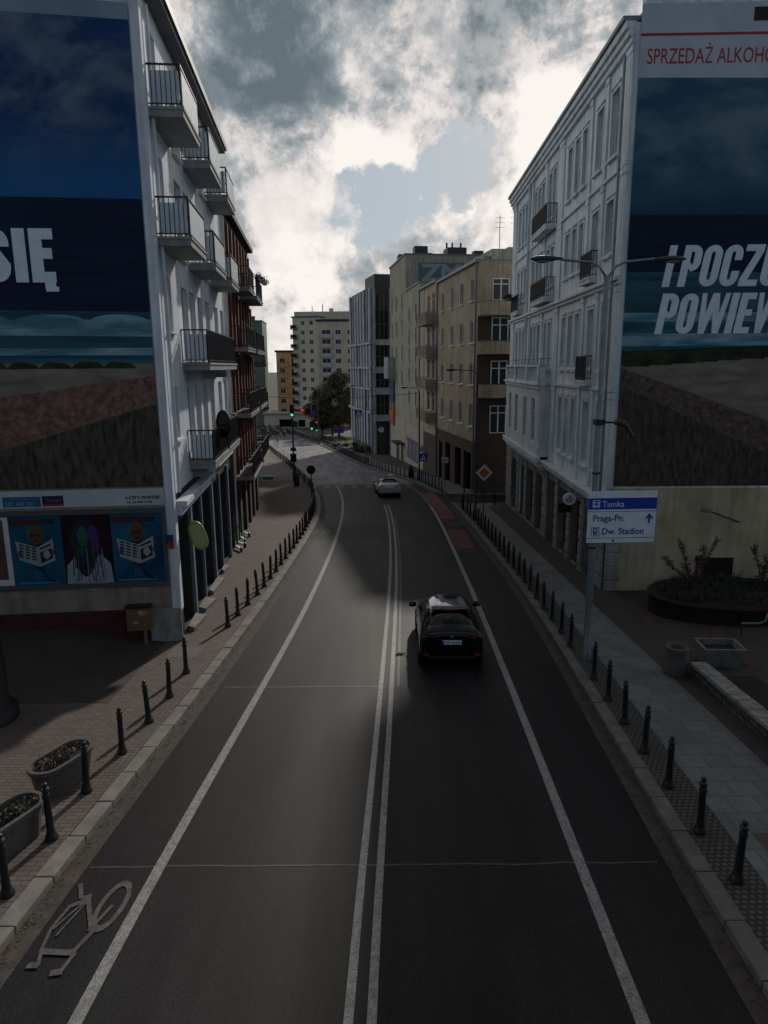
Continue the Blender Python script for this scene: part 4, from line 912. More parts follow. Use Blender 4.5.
# low kiosk block at the far left of the crossing
B = Bld('low_shop_building', (-33.5, 196), 88, 'L', G(196)-.5, 'low pale shop row with a dark window band below the orange house')
ops = [(4.2, 8.2, -8.6, -6.4), (9.5, 11.5, -8.6, -6.6)]
mb = MB(); B.facade(mb, 0, 14, B.zb, -5.0, ops, .3); B.shell(mb, 0, 14, 5, B.zb, -5.0); B.part('wall', mb, M['far_shade'])
mb = MB()
for (a, c, d, e) in ops: mb.add([B.P(a, -.28, d), B.P(c, -.28, d), B.P(c, -.28, e), B.P(a, -.28, e)], [(0,1,2,3)])
B.part('shop_window', mb, M['glass_dark']); mb = MB(); B.box(mb, -.3, 14.3, -5, .8, -5, -4.6); B.part('roof', mb, M['cream_strip'])

# ---- right far row: tan house with rounded corner
T = Bld('tan_corner_building', (7.4, 55.6), -7.9, 'R', G(70)-1.5, 'tan rendered four storey corner house with rounded balconies over the side street')
rws = [(13.0, 14.75), (9.75, 11.5), (6.45, 8.2), (3.1, 4.95)]
ops = [(a, a+1.25, z0, z1) for a in (1.0, 4.4, 7.8, 11.6) for (z0, z1) in rws]
mb = MB(); T.facade(mb, 0, 14.6, 1.9, 15.75, ops, .2); T.shell(mb, 0, 14.6, 12, G(70)-1.5, 15.75); T.part('wall', mb, M['tan_wall'])
for q in ops: T.window(*q, o=-.12, mull=1, trans=0)
gops = [(1.2, 3.6, -3.2, .9), (4.6, 6.8, -3.4, .9), (8.6, 10.6, -3.6, .9), (12, 13.4, -3.9, .7)]
mb = MB(); T.facade(mb, 0, 14.6, G(70)-1.5, 1.9, gops, .4, o=.02); T.part('ground_storey', mb, M['brownbase'])
mb = MB()
for (a, c, d, e) in gops: mb.add([T.P(a, -.3, d), T.P(a, -.3, e), T.P(c, -.3, e), T.P(c, -.3, d)], [(3,2,1,0)])
T.part('shop_window', mb, M['glass_dark'])
mb = MB(); T.box(mb, .0, 14.7, -12, .28, 15.75, 15.95); T.box(mb, .2, 14.5, -12, -.4, 15.95, 16.2); T.part('roof', mb, M['roof_zinc'])
mb = MB(); mb.tube([T.P(.25, .12, 15.7), T.P(.25, .12, -2)], .07); mb.tube([T.P(14.45, .12, 15.7), T.P(14.45, .12, -3)], .07); T.part('downpipe', mb, M['rail_grey'])
# side facade on the side street, in a frame of its own turned to face the camera
ts = T.root
def side_obj(name, mb, mats, rot): return mb.build(name, mats, ts, rot=rot)
# local axes of T: x = back toward camera, y = to the right (inward). The side front is the plane x=0, y>0.
mb = MB(); sops = [(1.0, 2.3), ]; zb = T.zb
levels = [(11.75, 12.75), (8.85, 9.8), (5.5, 6.5)]
def sidewin(y, z0, h, w=1.35):
    f = MB(); t_ = .07
    f.box(.02, .10, y, y+t_, z0, z0+h); f.box(.02, .10, y+w-t_, y+w, z0, z0+h); f.box(.025, .11, y+w/2-.05, y+w/2+.05, z0, z0+h)
    f.box(.022, .105, y, y+w, z0+h-t_, z0+h); f.box(.022, .105, y, y+w, z0+h*.72, z0+h*.72+t_); f.box(.02, .1, y, y+w, z0, z0+t_)
    o_ = f.build('window', M['frame_white'], T.root)
    g = MB(); g.add([(.015, y, z0), (.015, y+w, z0), (.015, y+w, z0+h), (.015, y, z0+h)], [(0,1,2,3)]); g.build('pane', M['glass'], o_)
for z in (12.75-.0, 9.8, 6.5, 3.0): sidewin(1.1, z-zb+.15 if z > 12 else z-zb-.35, 1.65 if z > 12 else 2.2); sidewin(6.0, z-zb, 1.9)
for (z0, z1) in levels:
    n = 10; r = 1.2
    pts = [(0, -.05)] + [(r*math.sin(R(90*i/n)), -.05 + r*(1-math.cos(R(90*i/n)))) for i in range(n+1)] + [(r, 4.6), (0, 4.6)]
    mb = MB(); k = len(pts)
    vs = [(x, y, z0-zb) for x, y in pts] + [(x, y, z1-zb) for x, y in pts]
    mb.add(vs[:k], [tuple(range(k))[::-1]]); 
    for i in range(k-1): mb.add([vs[i], vs[i+1], vs[k+i+1], vs[k+i]], [(0,1,2,3)], 0, True)
    inn = [(x*.9, y*.985+.05) for x, y in pts]
    mb.add([(x, y, z0-zb+.15) for x, y in inn], [tuple(range(k))])
    for i in range(k-1): mb.add([(*inn[i], z0-zb+.15), (*inn[i+1], z0-zb+.15), (*inn[i+1], z1-zb), (*inn[i], z1-zb)], [(3,2,1,0)])
    for i in range(k-1): mb.add([(*pts[i], z1-zb), (*pts[i+1], z1-zb), (*inn[i+1], z1-zb), (*inn[i], z1-zb)], [(0,1,2,3)])
    bo_ = mb.build('rounded_balcony', M['tan_wall'], T.root)
    mb = MB(); mb.tube([(x, y, z1-zb+.04) for x, y in pts[1:-1]], .035, 6); mb.build('rail', M['rail_grey'], bo_)
mb = MB()                     # dark brown recess behind the lower balconies
mb.add([(.008, 0, G(60)-1-zb), (.008, 12, G(60)-1-zb), (.008, 12, 11.7-zb), (.008, 0, 11.7-zb)], [(0,1,2,3)])
T.part('recess_wall', mb, M['brownbase'])
mb = MB()
for i in range(5): mb.box(-3+i*.2, -2.2+i*.2-.1*i, 3+i*2.1, 3.9+i*2.1, 15.9-zb, 17.2+.3*(i % 2)-zb)
T.part('chimney', mb, M['beige_wall'])
mb = MB()
for x, y, h in ((-2, 2.2, 3.6), (-2.5, 3.6, 4.2), (-1.5, 6.4, 4.0)):
    mb.tube([(x, y, 15.9-zb), (x, y, 15.9+h-zb)], .03, 5); 
    for q in (.75, .85, .95): mb.bar((x, y-.4, 15.9+h*q-zb), (x, y+.4, 15.9+h*q-zb), .02)
mb.lathe([(.05, 0), (.4, .25), (.5, .6), (.3, .95), (.05, 1.05)], (-1.2, 4.4, 16.1-zb), 10)
T.part('antenna', mb, M['dark_steel'])
mb = MB()
P = T.P; mb.box(-14, .0, 1.0, 11, 15.9-zb, 16.7-zb); T.part('roof_parapet', mb, M['beige_wall'])
# ---- narrow peach section with stacked balconies
N = Bld('peach_narrow_building', (7.4+math.sin(R(-7.9))*14.62, 55.6+math.cos(R(-7.9))*14.62), -7.9, 'R', G(80)-1.5, 'narrow peach coloured house front with a column of small balconies')
ops = [(a, a+1.6, z, z+2.0) for a in (1.0, 3.4) for z in (13.1, 9.9, 6.7, 3.4)]
mb = MB(); N.facade(mb, 0, 9.0, 1.0, 16.0, ops, .25); N.shell(mb, 0, 9.0, 12, N.zb, 16.0); N.part('wall', mb, M['peach_wall'])
for q in ops: N.window(*q, o=-.15, mull=1, trans=.7, sill=False)
mb = MB(); N.box(mb, 6.6, 9.0, 0, .06, -4, 16.0); N.part('cream_strip', mb, M['cream_strip'])
mb = MB(); N.box(mb, 0, 9, 0, .02, N.zb, 1.0); N.part('ground_storey', mb, M['brownbase'])
for z in (12.2, 9.0, 5.8, 2.5): balcony(N, .3, 5.6, z, 1.1, slab=.2, conc=M['tan_wall'], rail=M['rail_grey'], step=.3, panel_front=M['tan_wall'], endpanel=M['cream_strip'])
mb = MB(); N.box(mb, -.1, 9.1, -12, .3, 16.0, 16.2); N.part('roof', mb, M['roof_zinc']); 
mb = MB(); mb.tube([N.P(8.8, .15, 16), N.P(8.8, .15, -4)], .07); N.part('downpipe', mb, M['rail_grey'])
# ---- grey-beige house: low front part and taller rear part with the graffiti wall
def along(p0, az, s): return (p0[0]+math.sin(R(az))*s, p0[1]+math.cos(R(az))*s)
q0 = along((7.4, 55.6), -7.9, 23.65)
H = Bld('grey_beige_building', q0, -7.9, 'R', G(85)-2, 'grey beige rendered house with few narrow windows and a mural by the pavement')
ops = [(a, a+.95, z, z+1.7) for a in (2.0, 6.4) for z in (14.4-1.3, 11.6-1.0, 8.9-.6, 6.0, 3.4)]
mb = MB(); H.facade(mb, 0, 9.4, H.zb, 16.9, ops, .25); H.shell(mb, 0, 9.4, 12, H.zb, 16.9); H.part('wall', mb, M['beige_wall'])
for q in ops: H.window(*q, o=-.15, mull=0, trans=0)
mb = MB(); H.box(mb, -.05, 9.4, -12, .15, 16.9, 17.05); H.part('roof', mb, M['roof_zinc'])
mb = MB(); H.box(mb, 1.0, 8.4, 0, .05, -3.2, -.7); H.part('mural', mb, advmat('painted_mural', (.02, .09, .14), (.30, .10, .22), 1.1, 1, 1, p=(.3, .7)))
mb = MB()
for i, c_ in enumerate(range(9)): 
    s_ = 1.4+i*.75; H.box(mb, s_, s_+.45, .05, .06+.002*i, -2.9+.3*(i % 3), -1.1-.3*(i % 2), i % 3)
mb.build('mural_figure', [flat('mural_teal', (.03, .25, .22)), flat('mural_violet', (.14, .05, .25)), flat('mural_yellow', (.35, .28, .10))], H.root)
mb = MB(); H.box(mb, .2, 9.2, 0, .03, H.zb, 1.0); H.part('base_band', mb, M['cream_strip'])
q1 = along((7.4, 55.6), -7.9, 33.1)
K = Bld('graffiti_wall_building', q1, -7.9, 'R', G(95)-2, 'taller beige house with a graffiti covered blank wall above the lower roofs')
ops = [(a, a+.95, z, z+1.9) for a in (2.2, 6.6, 10.4) for z in (15.0, 11.8, 8.6, 5.4)]
mb = MB(); K.facade(mb, 0, 12.8, K.zb, 21.2, ops, .25); K.shell(mb, 0, 12.8, 13, K.zb, 21.2); K.part('wall', mb, M['beige_wall'])
for q in ops: K.window(*q, o=-.15, mull=0, trans=0)
mb = MB(); K.box(mb, -.1, 12.9, -13, .15, 21.2, 21.35); K.part('roof', mb, M['roof_zinc'])
mb = MB()
for (x, y, w_, h) in ((-1.0, 1.2, 1.6, .9), (-9.5, .6, 1.8, 1.2), (-2, 5.4, 2.4, .9), (-3, 9.2, 1.2, .8), (-6, 3.0, 1.4, .9)): mb.box(x-w_/2, x+w_/2, y, y+w_, 21.3-K.zb, 21.35+h-K.zb)
for y in (5.6, 6.3, 7.4): mb.tube([(-2.2, y, 22-K.zb), (-2.2, y, 23-K.zb)], .12, 6)
K.part('chimney', mb, M['dark_steel'])
# graffiti on the blank wall facing the camera (plane x=0 in local, y>0)
gm = [flat('graffiti_pale_blue', (.28, .36, .38)), flat('graffiti_dark', (.05, .07, .08))]
mb = MB(); mb.box(.01, .04, 1.6, 10.6, 18.0-K.zb, 20.3-K.zb); K.part('graffiti_ground', mb, flat('graffiti_ground_colour', (.11, .15, .15)))
t_ = text('graffiti', 'ZMAZ', 2.0, K.root, (.05, 2.0, 18.2-K.zb), gm[0], bold=.05, xs=1.3, rot=R(90), depth=.02)
# posters on the far end
for z0, z1, mt, nm in ((3.0, 6.0, advmat('print_blue_poster', (.02, .04, .10), (.10, .12, .2), 1, 1, 1), 'blue_poster'), (-.1, 2.8, advmat('print_orange_poster', (.12, .05, .04), (.5, .16, .08), .9, 1, 1, p=(.3,.6)), 'orange_poster'), (6.3, 9.2, advmat('print_white_poster', (.15, .17, .18), (.5, .52, .55), 1.2, 1.8, .4), 'white_screen')):
    mb = MB(); K.box(mb, 8.6, 12.4, .02, 1.0 if nm == 'white_screen' else .25, z0, z1); K.part(nm, mb, mt)
mb = MB(); K.box(mb, 0, 12.8, 0, .03, K.zb, 1.2); K.part('base_band', mb, M['cream_strip'])
mb = MB(); K.box(mb, 1.5, 3.5, .02, .05, -4.8, -2.2); K.box(mb, 5, 7.4, .02, .05, -5, -2.2); K.part('doorway', mb, M['black'])
mb = MB(); K.box(mb, .5, 4.5, 0, 1.2, -1.9, -1.7); K.part('canopy', mb, M['roof_dark'])
# ---- modern grey building with stone ribs
Gp = (-1.35, 104.0)
Q = Bld('grey_modern_building', Gp, -13, 'R', G(105)-2, 'modern grey office building with vertical stone ribs and a clock sign at its base')
mb = MB(); Q.facade(mb, 0, 17.8, Q.zb, 18.6, [], .1); Q.shell(mb, 0, 17.8, 6, Q.zb, 18.6); Q.part('wall', mb, M['grey_dark'])
mb = MB()
for i in range(8):
    s_ = .2+i*2.2
    for z0, z1 in ((-3.8, 1.0), (1.5, 4.5), (4.9, 7.6), (8.0, 11.1), (11.6, 19.2)):
        Q.box(mb, s_, s_+1.25, 0, .45, z0, z1) if (i+int(z0)) % 5 != 2 else Q.box(mb, s_, s_+.5, 0, .45, z0, z1)
Q.part('stone_rib', mb, M['grey_rib'], bevel=.03)
mb = MB()
for z in (1.25, 4.7, 7.8, 11.35): Q.box(mb, -.1, 17.9, 0, .6, z-.18, z+.18)
Q.part('floor_band', mb, M['grey_rib'])
# near end: plane x=0 (facing camera), y from 0 (street) inward
zb = Q.zb; mb = MB()
for z0, z1 in ((-.0, .9), (3.9, 4.9), (7.0, 7.9), (11.0, 11.8)): mb.box(.01, .8, -.1, 2.9, z0-zb, z1-zb)
mb.box(.01, .7, 2.3, 2.85, zb-zb, 19-zb); mb.box(.01, .35, -.05, .25, 0, 19-zb); Q.part('end_balcony', mb, M['grey_rib'], bevel=.03)
mb = MB()
for z0, z1 in ((1.0, 3.8), (5.0, 6.9), (8.0, 10.9), (12.0, 18.2)):
    mb.add([(.05, .3, z0-zb), (.05, 2.25, z0-zb), (.05, 2.25, z1-zb), (.05, .3, z1-zb)], [(0,1,2,3)])
Q.part('glazing', mb, M['glass'])
mb = MB()
for y in (.3, .95, 1.6, 2.2): mb.box(.055, .11, y-.04, y+.04, 1.0-zb, 18.2-zb)
for z in (2.4, 6.0, 9.4, 14, 16.1): mb.box(.056, .1, .3, 2.2, z-.04-zb, z+.04-zb)
Q.part('glazing_bar', mb, M['rail_grey'])
mb = MB(); Q.box(mb, .3, 7, -3.5, -.3, 18.6, 21.0); Q.box(mb, 8, 17, -5, -1, 18.6, 19.9); Q.part('penthouse', mb, M['grey_dark'])
t = empty('clock_sign', (-.3, 102.9, -1.2), 0, 'round lit clock face sign hanging on the grey modern building', 'clock')
mb = MB(); mb.disc((0, 0), .48, -.08, .08); mb.build('case', M['dark_steel'], t)
mb = MB(); mb.disc((0, 0), .42, -.10, -.082); f_ = mb.build('clock_face', flat('clock_face_white', (.55, .62, .6)), t)
mb = MB(); mb.box(-.025, .025, -.115, -.102, 0, .32); mb.box(0, .25, -.117, -.104, -.02, .02); mb.build('hand', M['black'], t)
mb = MB(); mb.box(-1.2, -.48, -.03, .03, -.06, .06); mb.box(-1.35, -1.05, -.05, .05, -.4, .4); mb.build('bracket', flat('pale_bracket', (.3, .33, .33)), t)

# distant low blocks so the street does not end in nothing
for i, (x, y, w_, d_, h_, lb) in enumerate(((-64, 262, 14, 12, 20, 'hazy grey block beyond the crossing, far left'), (-44, 300, 16, 12, 26, 'distant blue grey tower top between the orange and the cream houses'), (26, 150, 18, 20, 18, 'plain grey block hidden mostly behind the tan corner house'))):
    if x > 0: continue
    t = empty('distant_building', (x, y, G(y)-1), 0, lb, 'building')
    mb = MB(); mb.box(0, w_, 0, d_, 0, h_); mb.build('wall', M['far_shade'], t); mb = MB()
    for a in range(5):
        for z in range(6): mb.box(1+a*w_/5, 2.4+a*w_/5, -.05, -.01, 2+z*3, 3.4+z*3)
    mb.build('window', M['glass'], t); mb = MB(); mb.box(-.2, w_+.2, -.2, d_+.2, h_, h_+.4); mb.build('roof', M['roof_dark'], t)

# ------------------------------------------------------------------ street furniture
def ordn(i): return ['nearest', 'second', 'third', 'fourth', 'fifth', 'sixth', 'seventh', 'eighth', 'ninth', 'tenth', 'eleventh', 'twelfth', 'thirteenth', 'fourteenth', 'fifteenth', 'sixteenth', 'seventeenth', 'eighteenth', 'nineteenth', 'twentieth', 'twenty-first', 'twenty-second', 'twenty-third', 'twenty-fourth', 'twenty-fifth', 'twenty-sixth', 'twenty-seventh', 'twenty-eighth', 'twenty-ninth', 'thirtieth', 'thirty-first', 'thirty-second'][i]
def bollard_proto():
    r = empty('bollard', (0,0,0), 0, 'black', 'bollard', 'bollards')
    mb = MB(); mb.lathe([(.105, 0), (.105, .05), (.085, .09), (.07, .13), (.066, .16), (.06, .2), (.052, .74), (.062, .76), (.062, .80), (.05, .82), (.048, .86)], n=14)
    mb.build('post', M['iron'], r)
    mb = MB(); mb.lathe([(.05, .862), (.066, .885), (.066, .91), (.035, .925), (.03, .94), (.045, .965), (.04, .995), (.015, 1.01)], n=14); mb.build('cap', M['iron'], r)
    return r
bp = bollard_proto(); first = [True]
def bollard(x, y, label, group):
    loc = (x, y, G(y)+.115); rz = random.uniform(0, 6)
    if first[0]:
        o = bp; o.location = loc; o['label'] = label; o['group'] = group; first[0] = False
    else: o = copy_tree(bp, loc, rz, label, group)
    o.rotation_euler = (random.gauss(0, .022), random.gauss(0, .022), rz)
gl, gr_ = 'black iron bollards along the left kerb', 'black iron bollards along the right kerb'
L1st = [(-5.46, 8.61), (-5.44, 9.92), (-5.47, 11.32), (-5.36, 12.76), (-5.28, 14.16), (-5.24, 15.52), (-5.27, 17.06)]
L2nd = [(-5.03, 20.96), (-4.97, 22.2), (-4.88, 23.49), (-4.77, 24.82), (-4.72, 26.0), (-4.69, 27.31), (-4.65, 28.56), (-4.63, 29.9), (-4.6, 31.15), (-4.57, 32.45), (-4.55, 33.67), (-4.54, 34.9), (-4.53, 36.2), (-4.52, 37.4), (-4.53, 38.65)]
y = 39.9
while y < 52: L2nd.append((xl(y)-.45, y)); y += 1.25
for i, p in enumerate(L1st): bollard(*p, '%s black iron bollard on the left kerb, before the gap at the plaza corner' % ordn(i), gl)
for i, p in enumerate(L2nd): bollard(*p, '%s black iron bollard of the curved left row beyond the gap' % ordn(i), gl)
Rr = [(5.11, 8.78), (5.10, 9.95), (5.15, 11.33), (5.2, 12.63), (5.25, 13.92), (5.28, 15.15), (5.32, 16.41), (5.39, 18.84), (5.44, 20.1), (5.47, 21.39), (5.49, 22.64), (5.51, 23.9), (5.54, 25.15), (5.56, 26.35), (5.57, 27.55), (5.57, 28.8), (5.58, 30.04)]
y = 31.3
while y < 41: Rr.append((5.6, y)); y += 1.25
Rr += [(5.55, 43.6), (5.5, 44.9), (5.42, 46.4), (5.5, 47.8)]
for i, p in enumerate(Rr): bollard(*p, '%s black iron bollard on the right kerb, counting away from the camera' % ordn(i), gr_)
Rf = []
y = 56.8
while y < 83: Rf.append((xr(y)+.5, y)); y += 1.3
for i, p in enumerate(Rf): bollard(*p, '%s black bollard on the right kerb beyond the side street' % ordn(i), gr_)
for i, (x, y) in enumerate(((7.95, 48.8), (6.6, 55.9), (7.9, 54.2))): bollard(x, y, ['lone black bollard at the corner of the white tenement', 'black bollard at the mouth of the side street, left one', 'black bollard at the mouth of the side street, right one'][i], 'bollards at the side street')
# low pedestrian railings beyond the bend
def fence(name, fx, y0, y1, label, h=.95, step=.28):
    mb = MB(); y = y0; prev = None
    while y <= y1:
        z = G(y)+.12; x = fx(y); mb.bar((x, y, z), (x, y, z+h), .035 if int((y-y0)/step) % 7 else .07)
        if prev: mb.bar((prev[0], prev[1], prev[2]+h), (x, y, z+h), .045); mb.bar((prev[0], prev[1], prev[2]+.15), (x, y, z+.15), .03)
        prev = (x, y, z); y += step
    tag(mb.build(name, M['iron']), label, 'railing')
fence('pedestrian_railing', lambda y: xl(y)-.4, 57, 118, 'dark pedestrian railing along the left kerb past the bend', h=.85, step=.6)
fence('pedestrian_railing', lambda y: xr(y)+.45, 84, 128, 'dark picket railing along the right kerb in front of the grey building', step=.35)
fence('pedestrian_railing', lambda y: xr(y)+.3, 131, 176, 'dark railing farthest away on the right side of the crossing', step=.45)
fence('pedestrian_railing', lambda y: -19.5-(y-128)*.16, 128, 150, 'short dark railing on the traffic island at the crossing', step=.4)

# ---- double street lamp with direction sign
z0 = G(17.85)+.12
t = empty('street_lamp', (5.54, 17.85, z0), 0, 'grey double armed street lamp carrying the Tamka direction sign on the right pavement', 'street lamp', 'street lamps')
mb = MB(); mb.lathe([(.13, 0), (.13, .25), (.10, .3), (.095, 1.5), (.088, 5.2), (.075, 5.25), (.065, 9.9), (.05, 10.1)], n=14); mb.build('pole', M['steel'], t)
H = 10.45 - z0
mb = MB()
for d, L in ((-1, 1.15), (1, 1.15)):
    mb.tube([(0, 0, H-.62), (d*.06, 0, H-.30), (d*.2, 0, H-.10), (d*.42, 0, H+.0), (d*L, 0, H+.07)], .032, 8)
mb.build('arm', M['steel'], t)
def lamphead(d, x0, parent, z, L=.78):
    mb = MB(); n = 12; prof = [(0, .035, .03), (.12, .05, .045), (.25, .10, .07), (.45, .13, .085), (.65, .10, .07), (.78, .03, .03)]
    vs = []; 
    for (u, w_, h_) in prof:
        for j in range(n):
            a = 2*math.pi*j/n; vs.append((x0+d*u*L/.78, w_*math.cos(a), z+h_*math.sin(a)*(1 if math.sin(a) > 0 else .8)))
    fs = [(i*n+j, i*n+(j+1)%n, (i+1)*n+(j+1)%n, (i+1)*n+j) for i in range(len(prof)-1) for j in range(n)]
    if d < 0: fs = [f[::-1] for f in fs]
    mb.add(vs, fs, 0, True); mb.add(vs[-n:], [tuple(range(n))]); mb.add(vs[:n], [tuple(range(n))])
    o = mb.build('lamp_head', M['dark_steel'], parent)
    mb = MB(); mb.lathe([(.02, -.10), (.10, -.075), (.12, -.045)], (x0+d*.47*L/.78, 0, z), 12, sx=1.6); mb.build('diffuser', M['lampglass'], o)
lamphead(-1, -1.12, t, H+.09); lamphead(1, 1.12, t, H+.06)
mb = MB(); mb.bar((-.02, -.07, 6.55-z0), (.45, -.15, 6.55-z0), .05); mb.box(-.12, .12, -.12, .12, 6.48-z0, 6.62-z0); mb.build('bracket', M['iron'], t)
mb = MB(); mb.tube([(.35, -.2, 6.58-z0), (.62, -.2, 6.50-z0)], .09, 10); mb.tube([(.62, -.2, 6.50-z0), (.82, -.2, 6.2-z0)], .05, 8); mb.build('spotlight', M['dark_steel'], t)
mb = MB(); mb.box(-.1, .1, -.14, -.08, 4.35-z0, 4.5-z0); mb.build('clamp', M['iron'], t)
for q in (3.2, 3.8, 5.2): mb = MB(); mb.lathe([(.105, 0), (.105, .06)], (0, 0, q-z0), 14); mb.build('clamp', M['dark_steel'], t)
# sign (a thing of its own, hanging from the post)
t = empty('direction_sign', (5.32, 17.66, 3.40), R(2), 'white and blue direction sign reading Tamka, Praga-Pn. and Dw. Stadion with an upward arrow', 'sign')
W_, H_ = 1.80, 1.37
mb = MB(); mb.box(0, W_, -.02, .02, 0, H_); mb.build('sign_panel', flat('sign_white', (.74, .79, .84), .5), t, bevel=.008)
mb = MB(); mb.box(-.005, W_+.005, -.027, -.0205, .90, 1.20); mb.build('blue_band', M['blue'], t)
mb = MB(); mb.box(.0, W_, -.0265, -.0205, .835, .850); mb.box(0, W_, -.0265, -.0205, .125, .140); mb.build('seam_line', flat('sign_seam', (.12, .14, .17)), t)
mb = MB(); mb.box(0, W_, .021, .06, .2, .28); mb.box(0, W_, .021, .06, 1.0, 1.08); mb.build('back_rail', M['steel'], t)
text('street_name', 'Tamka', .165, t, (.36, -.029, .965), flat('sign_light_text', (.55, .63, .72)), bold=.01, xs=.95)
text('district_name', 'Praga-Pn.', .175, t, (.13, -.023, .585), M['blue_txt'], bold=.025, xs=.95)
text('station_name', 'Dw. Stadion', .175, t, (.38, -.023, .23), M['blue_txt'], bold=.025, xs=.95)
mb = MB(); mb.box(.11, .30, -.031, -.0275, .95, 1.15); mb.build('pictogram_field', flat('pictogram_white', (.62, .68, .74)), t)
mb = MB(); mb.box(.14, .27, -.036, -.0315, 1.10, 1.13); mb.box(.19, .22, -.0355, -.0316, .97, 1.10); mb.box(.14, .27, -.0352, -.0318, 1.03, 1.055); mb.build('pictogram', M['blue'], t)
mb = MB(); mb.prism([(1.54, .62), (1.60, .68), (1.60, .52) , (1.65, .52), (1.65, .68), (1.71, .62), (1.73, .66), (1.625, .78), (1.52, .66)][::1], -.027, -.0205); mb.build('arrow', M['blue_txt'], t)
mb = MB()
for a in (((.11, .31), (.185, .20)), ): pass
mb.box(.11, .31, -.024, -.0205, .415, .43); mb.box(.11, .31, -.0241, -.0205, .185, .20); mb.box(.10, .115, -.0242, -.0205, .185, .43); mb.box(.305, .32, -.0243, -.0205, .185, .43)
mb.box(.15, .27, -.0265, -.0206, .26, .40); mb.box(.165, .20, -.0246, -.0205, .215, .26); mb.box(.22, .255, -.0247, -.0205, .215, .26); mb.build('train_pictogram', M['blue_txt'], t)
mb = MB(); mb.box(.175, .245, -.0292, -.0267, .31, .37); mb.box(.165, .185, -.0291, -.0268, .275, .29); mb.box(.235, .255, -.0293, -.0269, .275, .29); mb.build('train_window', M['white'], t)
mb = MB(); mb.disc((.70, .06), .03, -.03, -.0205); mb.build('bolt', M['iron'], t)

# shop signs of the white tenement
t = empty('projecting_sign', (7.4, 26.4, 2.9), 0, 'round white shop sign with red and blue marks sticking out beside the direction sign', 'sign')
x_ = -.2
mb = MB(); mb.disc((x_, 0), .235, -.05, .05); mb.build('disc', M['white'], t)
mb = MB(); mb.disc((x_, 0), .20, -.056, -.0505); mb.build('disc_face', flat('pale_disc', (.42, .48, .52)), t)
mb = MB(); mb.box(x_-.12, x_+.12, -.062, -.0565, -.12, -.07); mb.disc((x_+.02, .08), .045, -.063, -.0568, n=8); mb.build('red_mark', M['red'], t)
mb = MB(); mb.box(x_-.16, x_+.16, -.0625, -.0566, -.03, .015); mb.build('blue_mark', flat('mark_blue', (.05, .12, .2)), t)
mb = MB(); mb.tube([(x_+.2, 0, 0), (.95, 0, 0)], .018); mb.build('bracket', M['iron'], t)
t = empty('projecting_sign', (8.05, 29.6, 1.9), 0, 'small black box sign sticking out from the white tenement above its shop window', 'sign')
mb = MB(); mb.box(-.45, .12, -.06, .06, -.22, .2); mb.build('box', M['black'], t, bevel=.01); mb = MB(); mb.tube([(.1, 0, .1), (.3, 0, .1)], .02); mb.build('bracket', M['iron'], t)

# ---- other street lamps
def lamp(x, y, topz, arm, label, thin=.05, dx=-1):
    z0 = G(y)+.12; t = empty('street_lamp', (x, y, z0), 0, label, 'street lamp', 'street lamps'); H = topz-z0
    mb = MB(); mb.lathe([(thin*1.9, 0), (thin*1.9, .6), (thin*1.4, .65), (thin, H-.4)], n=10); mb.build('pole', M['dark_steel'], t)
    mb = MB(); mb.tube([(0, 0, H-.45), (dx*.06, 0, H-.12), (dx*.3, 0, H), (dx*arm, 0, H+.04)], .03, 7); mb.build('arm', M['dark_steel'], t)
    lamphead(dx, dx*arm*.98, t, H+.05, .7); return t
lamp(5.63, 41.9, 7.7, 1.2, 'slim dark street lamp on the right pavement near the corner of the white tenement', .07)
lamp(3.45, 66.5, 5.95, 1.1, 'dark street lamp in front of the tan corner house', .06)
lamp(-2.2, 86.3, 5.6, 1.2, 'tall dark lamp post in front of the graffiti wall house', .06)
lamp(-12.0, 128, 4.2, 1.4, 'street lamp with a bright head near the autumn tree', .06)
# ---- traffic signs
def post_sign(name, x, y, h, label, build, cat='traffic sign', r=.03, rot=0):
    z0 = G(y)+.12; t = empty(name, (x, y, z0), rot, label, cat)
    mb = MB(); mb.tube([(0, .04, 0), (0, .04, h)], r, 8); mb.build('post', M['dark_steel'], t); build(t, h); return t
def diamond(cz, r, y): return [(0, cz-r), (r, cz), (0, cz+r), (-r, cz)]
def b_prio(t, h):
    c = h-.5; 
    for nm, r, d, m in (('plate', .52, .0, 'white'), ('orange_field', .33, .006, 'orange')):
        mb = MB(); mb.prism([(.0, c-r), (r, c), (0, c+r), (-r, c)], -.012-d, .0-d); mb.build(nm, M[m], t, bevel=.004)
# the priority sign stands on its own post beside the second lamp
zz = G(41.5)+.12; post_sign('priority_sign', 6.05, 41.2, 1.66-zz+.5, 'orange and white diamond priority road sign near the side street', b_prio)
def b_ped(t, h):
    c = h-.35
    mb = MB(); mb.box(-.38, .38, -.02, 0, c-.38, c+.38); mb.build('plate', M['blue'], t, bevel=.005)
    mb = MB(); mb.prism([(-.31, c-.26), (.31, c-.26), (0, c+.30)], -.027, -.0205); mb.build('triangle', M['white'], t)
    mb = MB(); mb.disc((0, c+.1), .04, -.034, -.0275, n=10); mb.bar((0, -.031, c+.05), (-.01, -.031, c-.08), .055, .005); mb.bar((0, -.0312, c-.08), (-.09, -.0312, c-.22), .035, .005); mb.bar((0, -.0314, c-.08), (.08, -.0314, c-.22), .035, .005); mb.build('walking_figure', M['black'], t)
def b_round_ped(t, h):
    b_ped(t, h-.75); c = h-.32
    mb = MB(); mb.disc((0, c), .32, -.02, 0); mb.build('round_plate', M['red'], t); mb = MB(); mb.disc((0, c), .24, -.027, -.0205); mb.build('round_field', M['white'], t)
    mb = MB(); mb.box(-.14, .14, -.033, -.0275, c-.05, c+.05); mb.build('mark', M['black'], t)
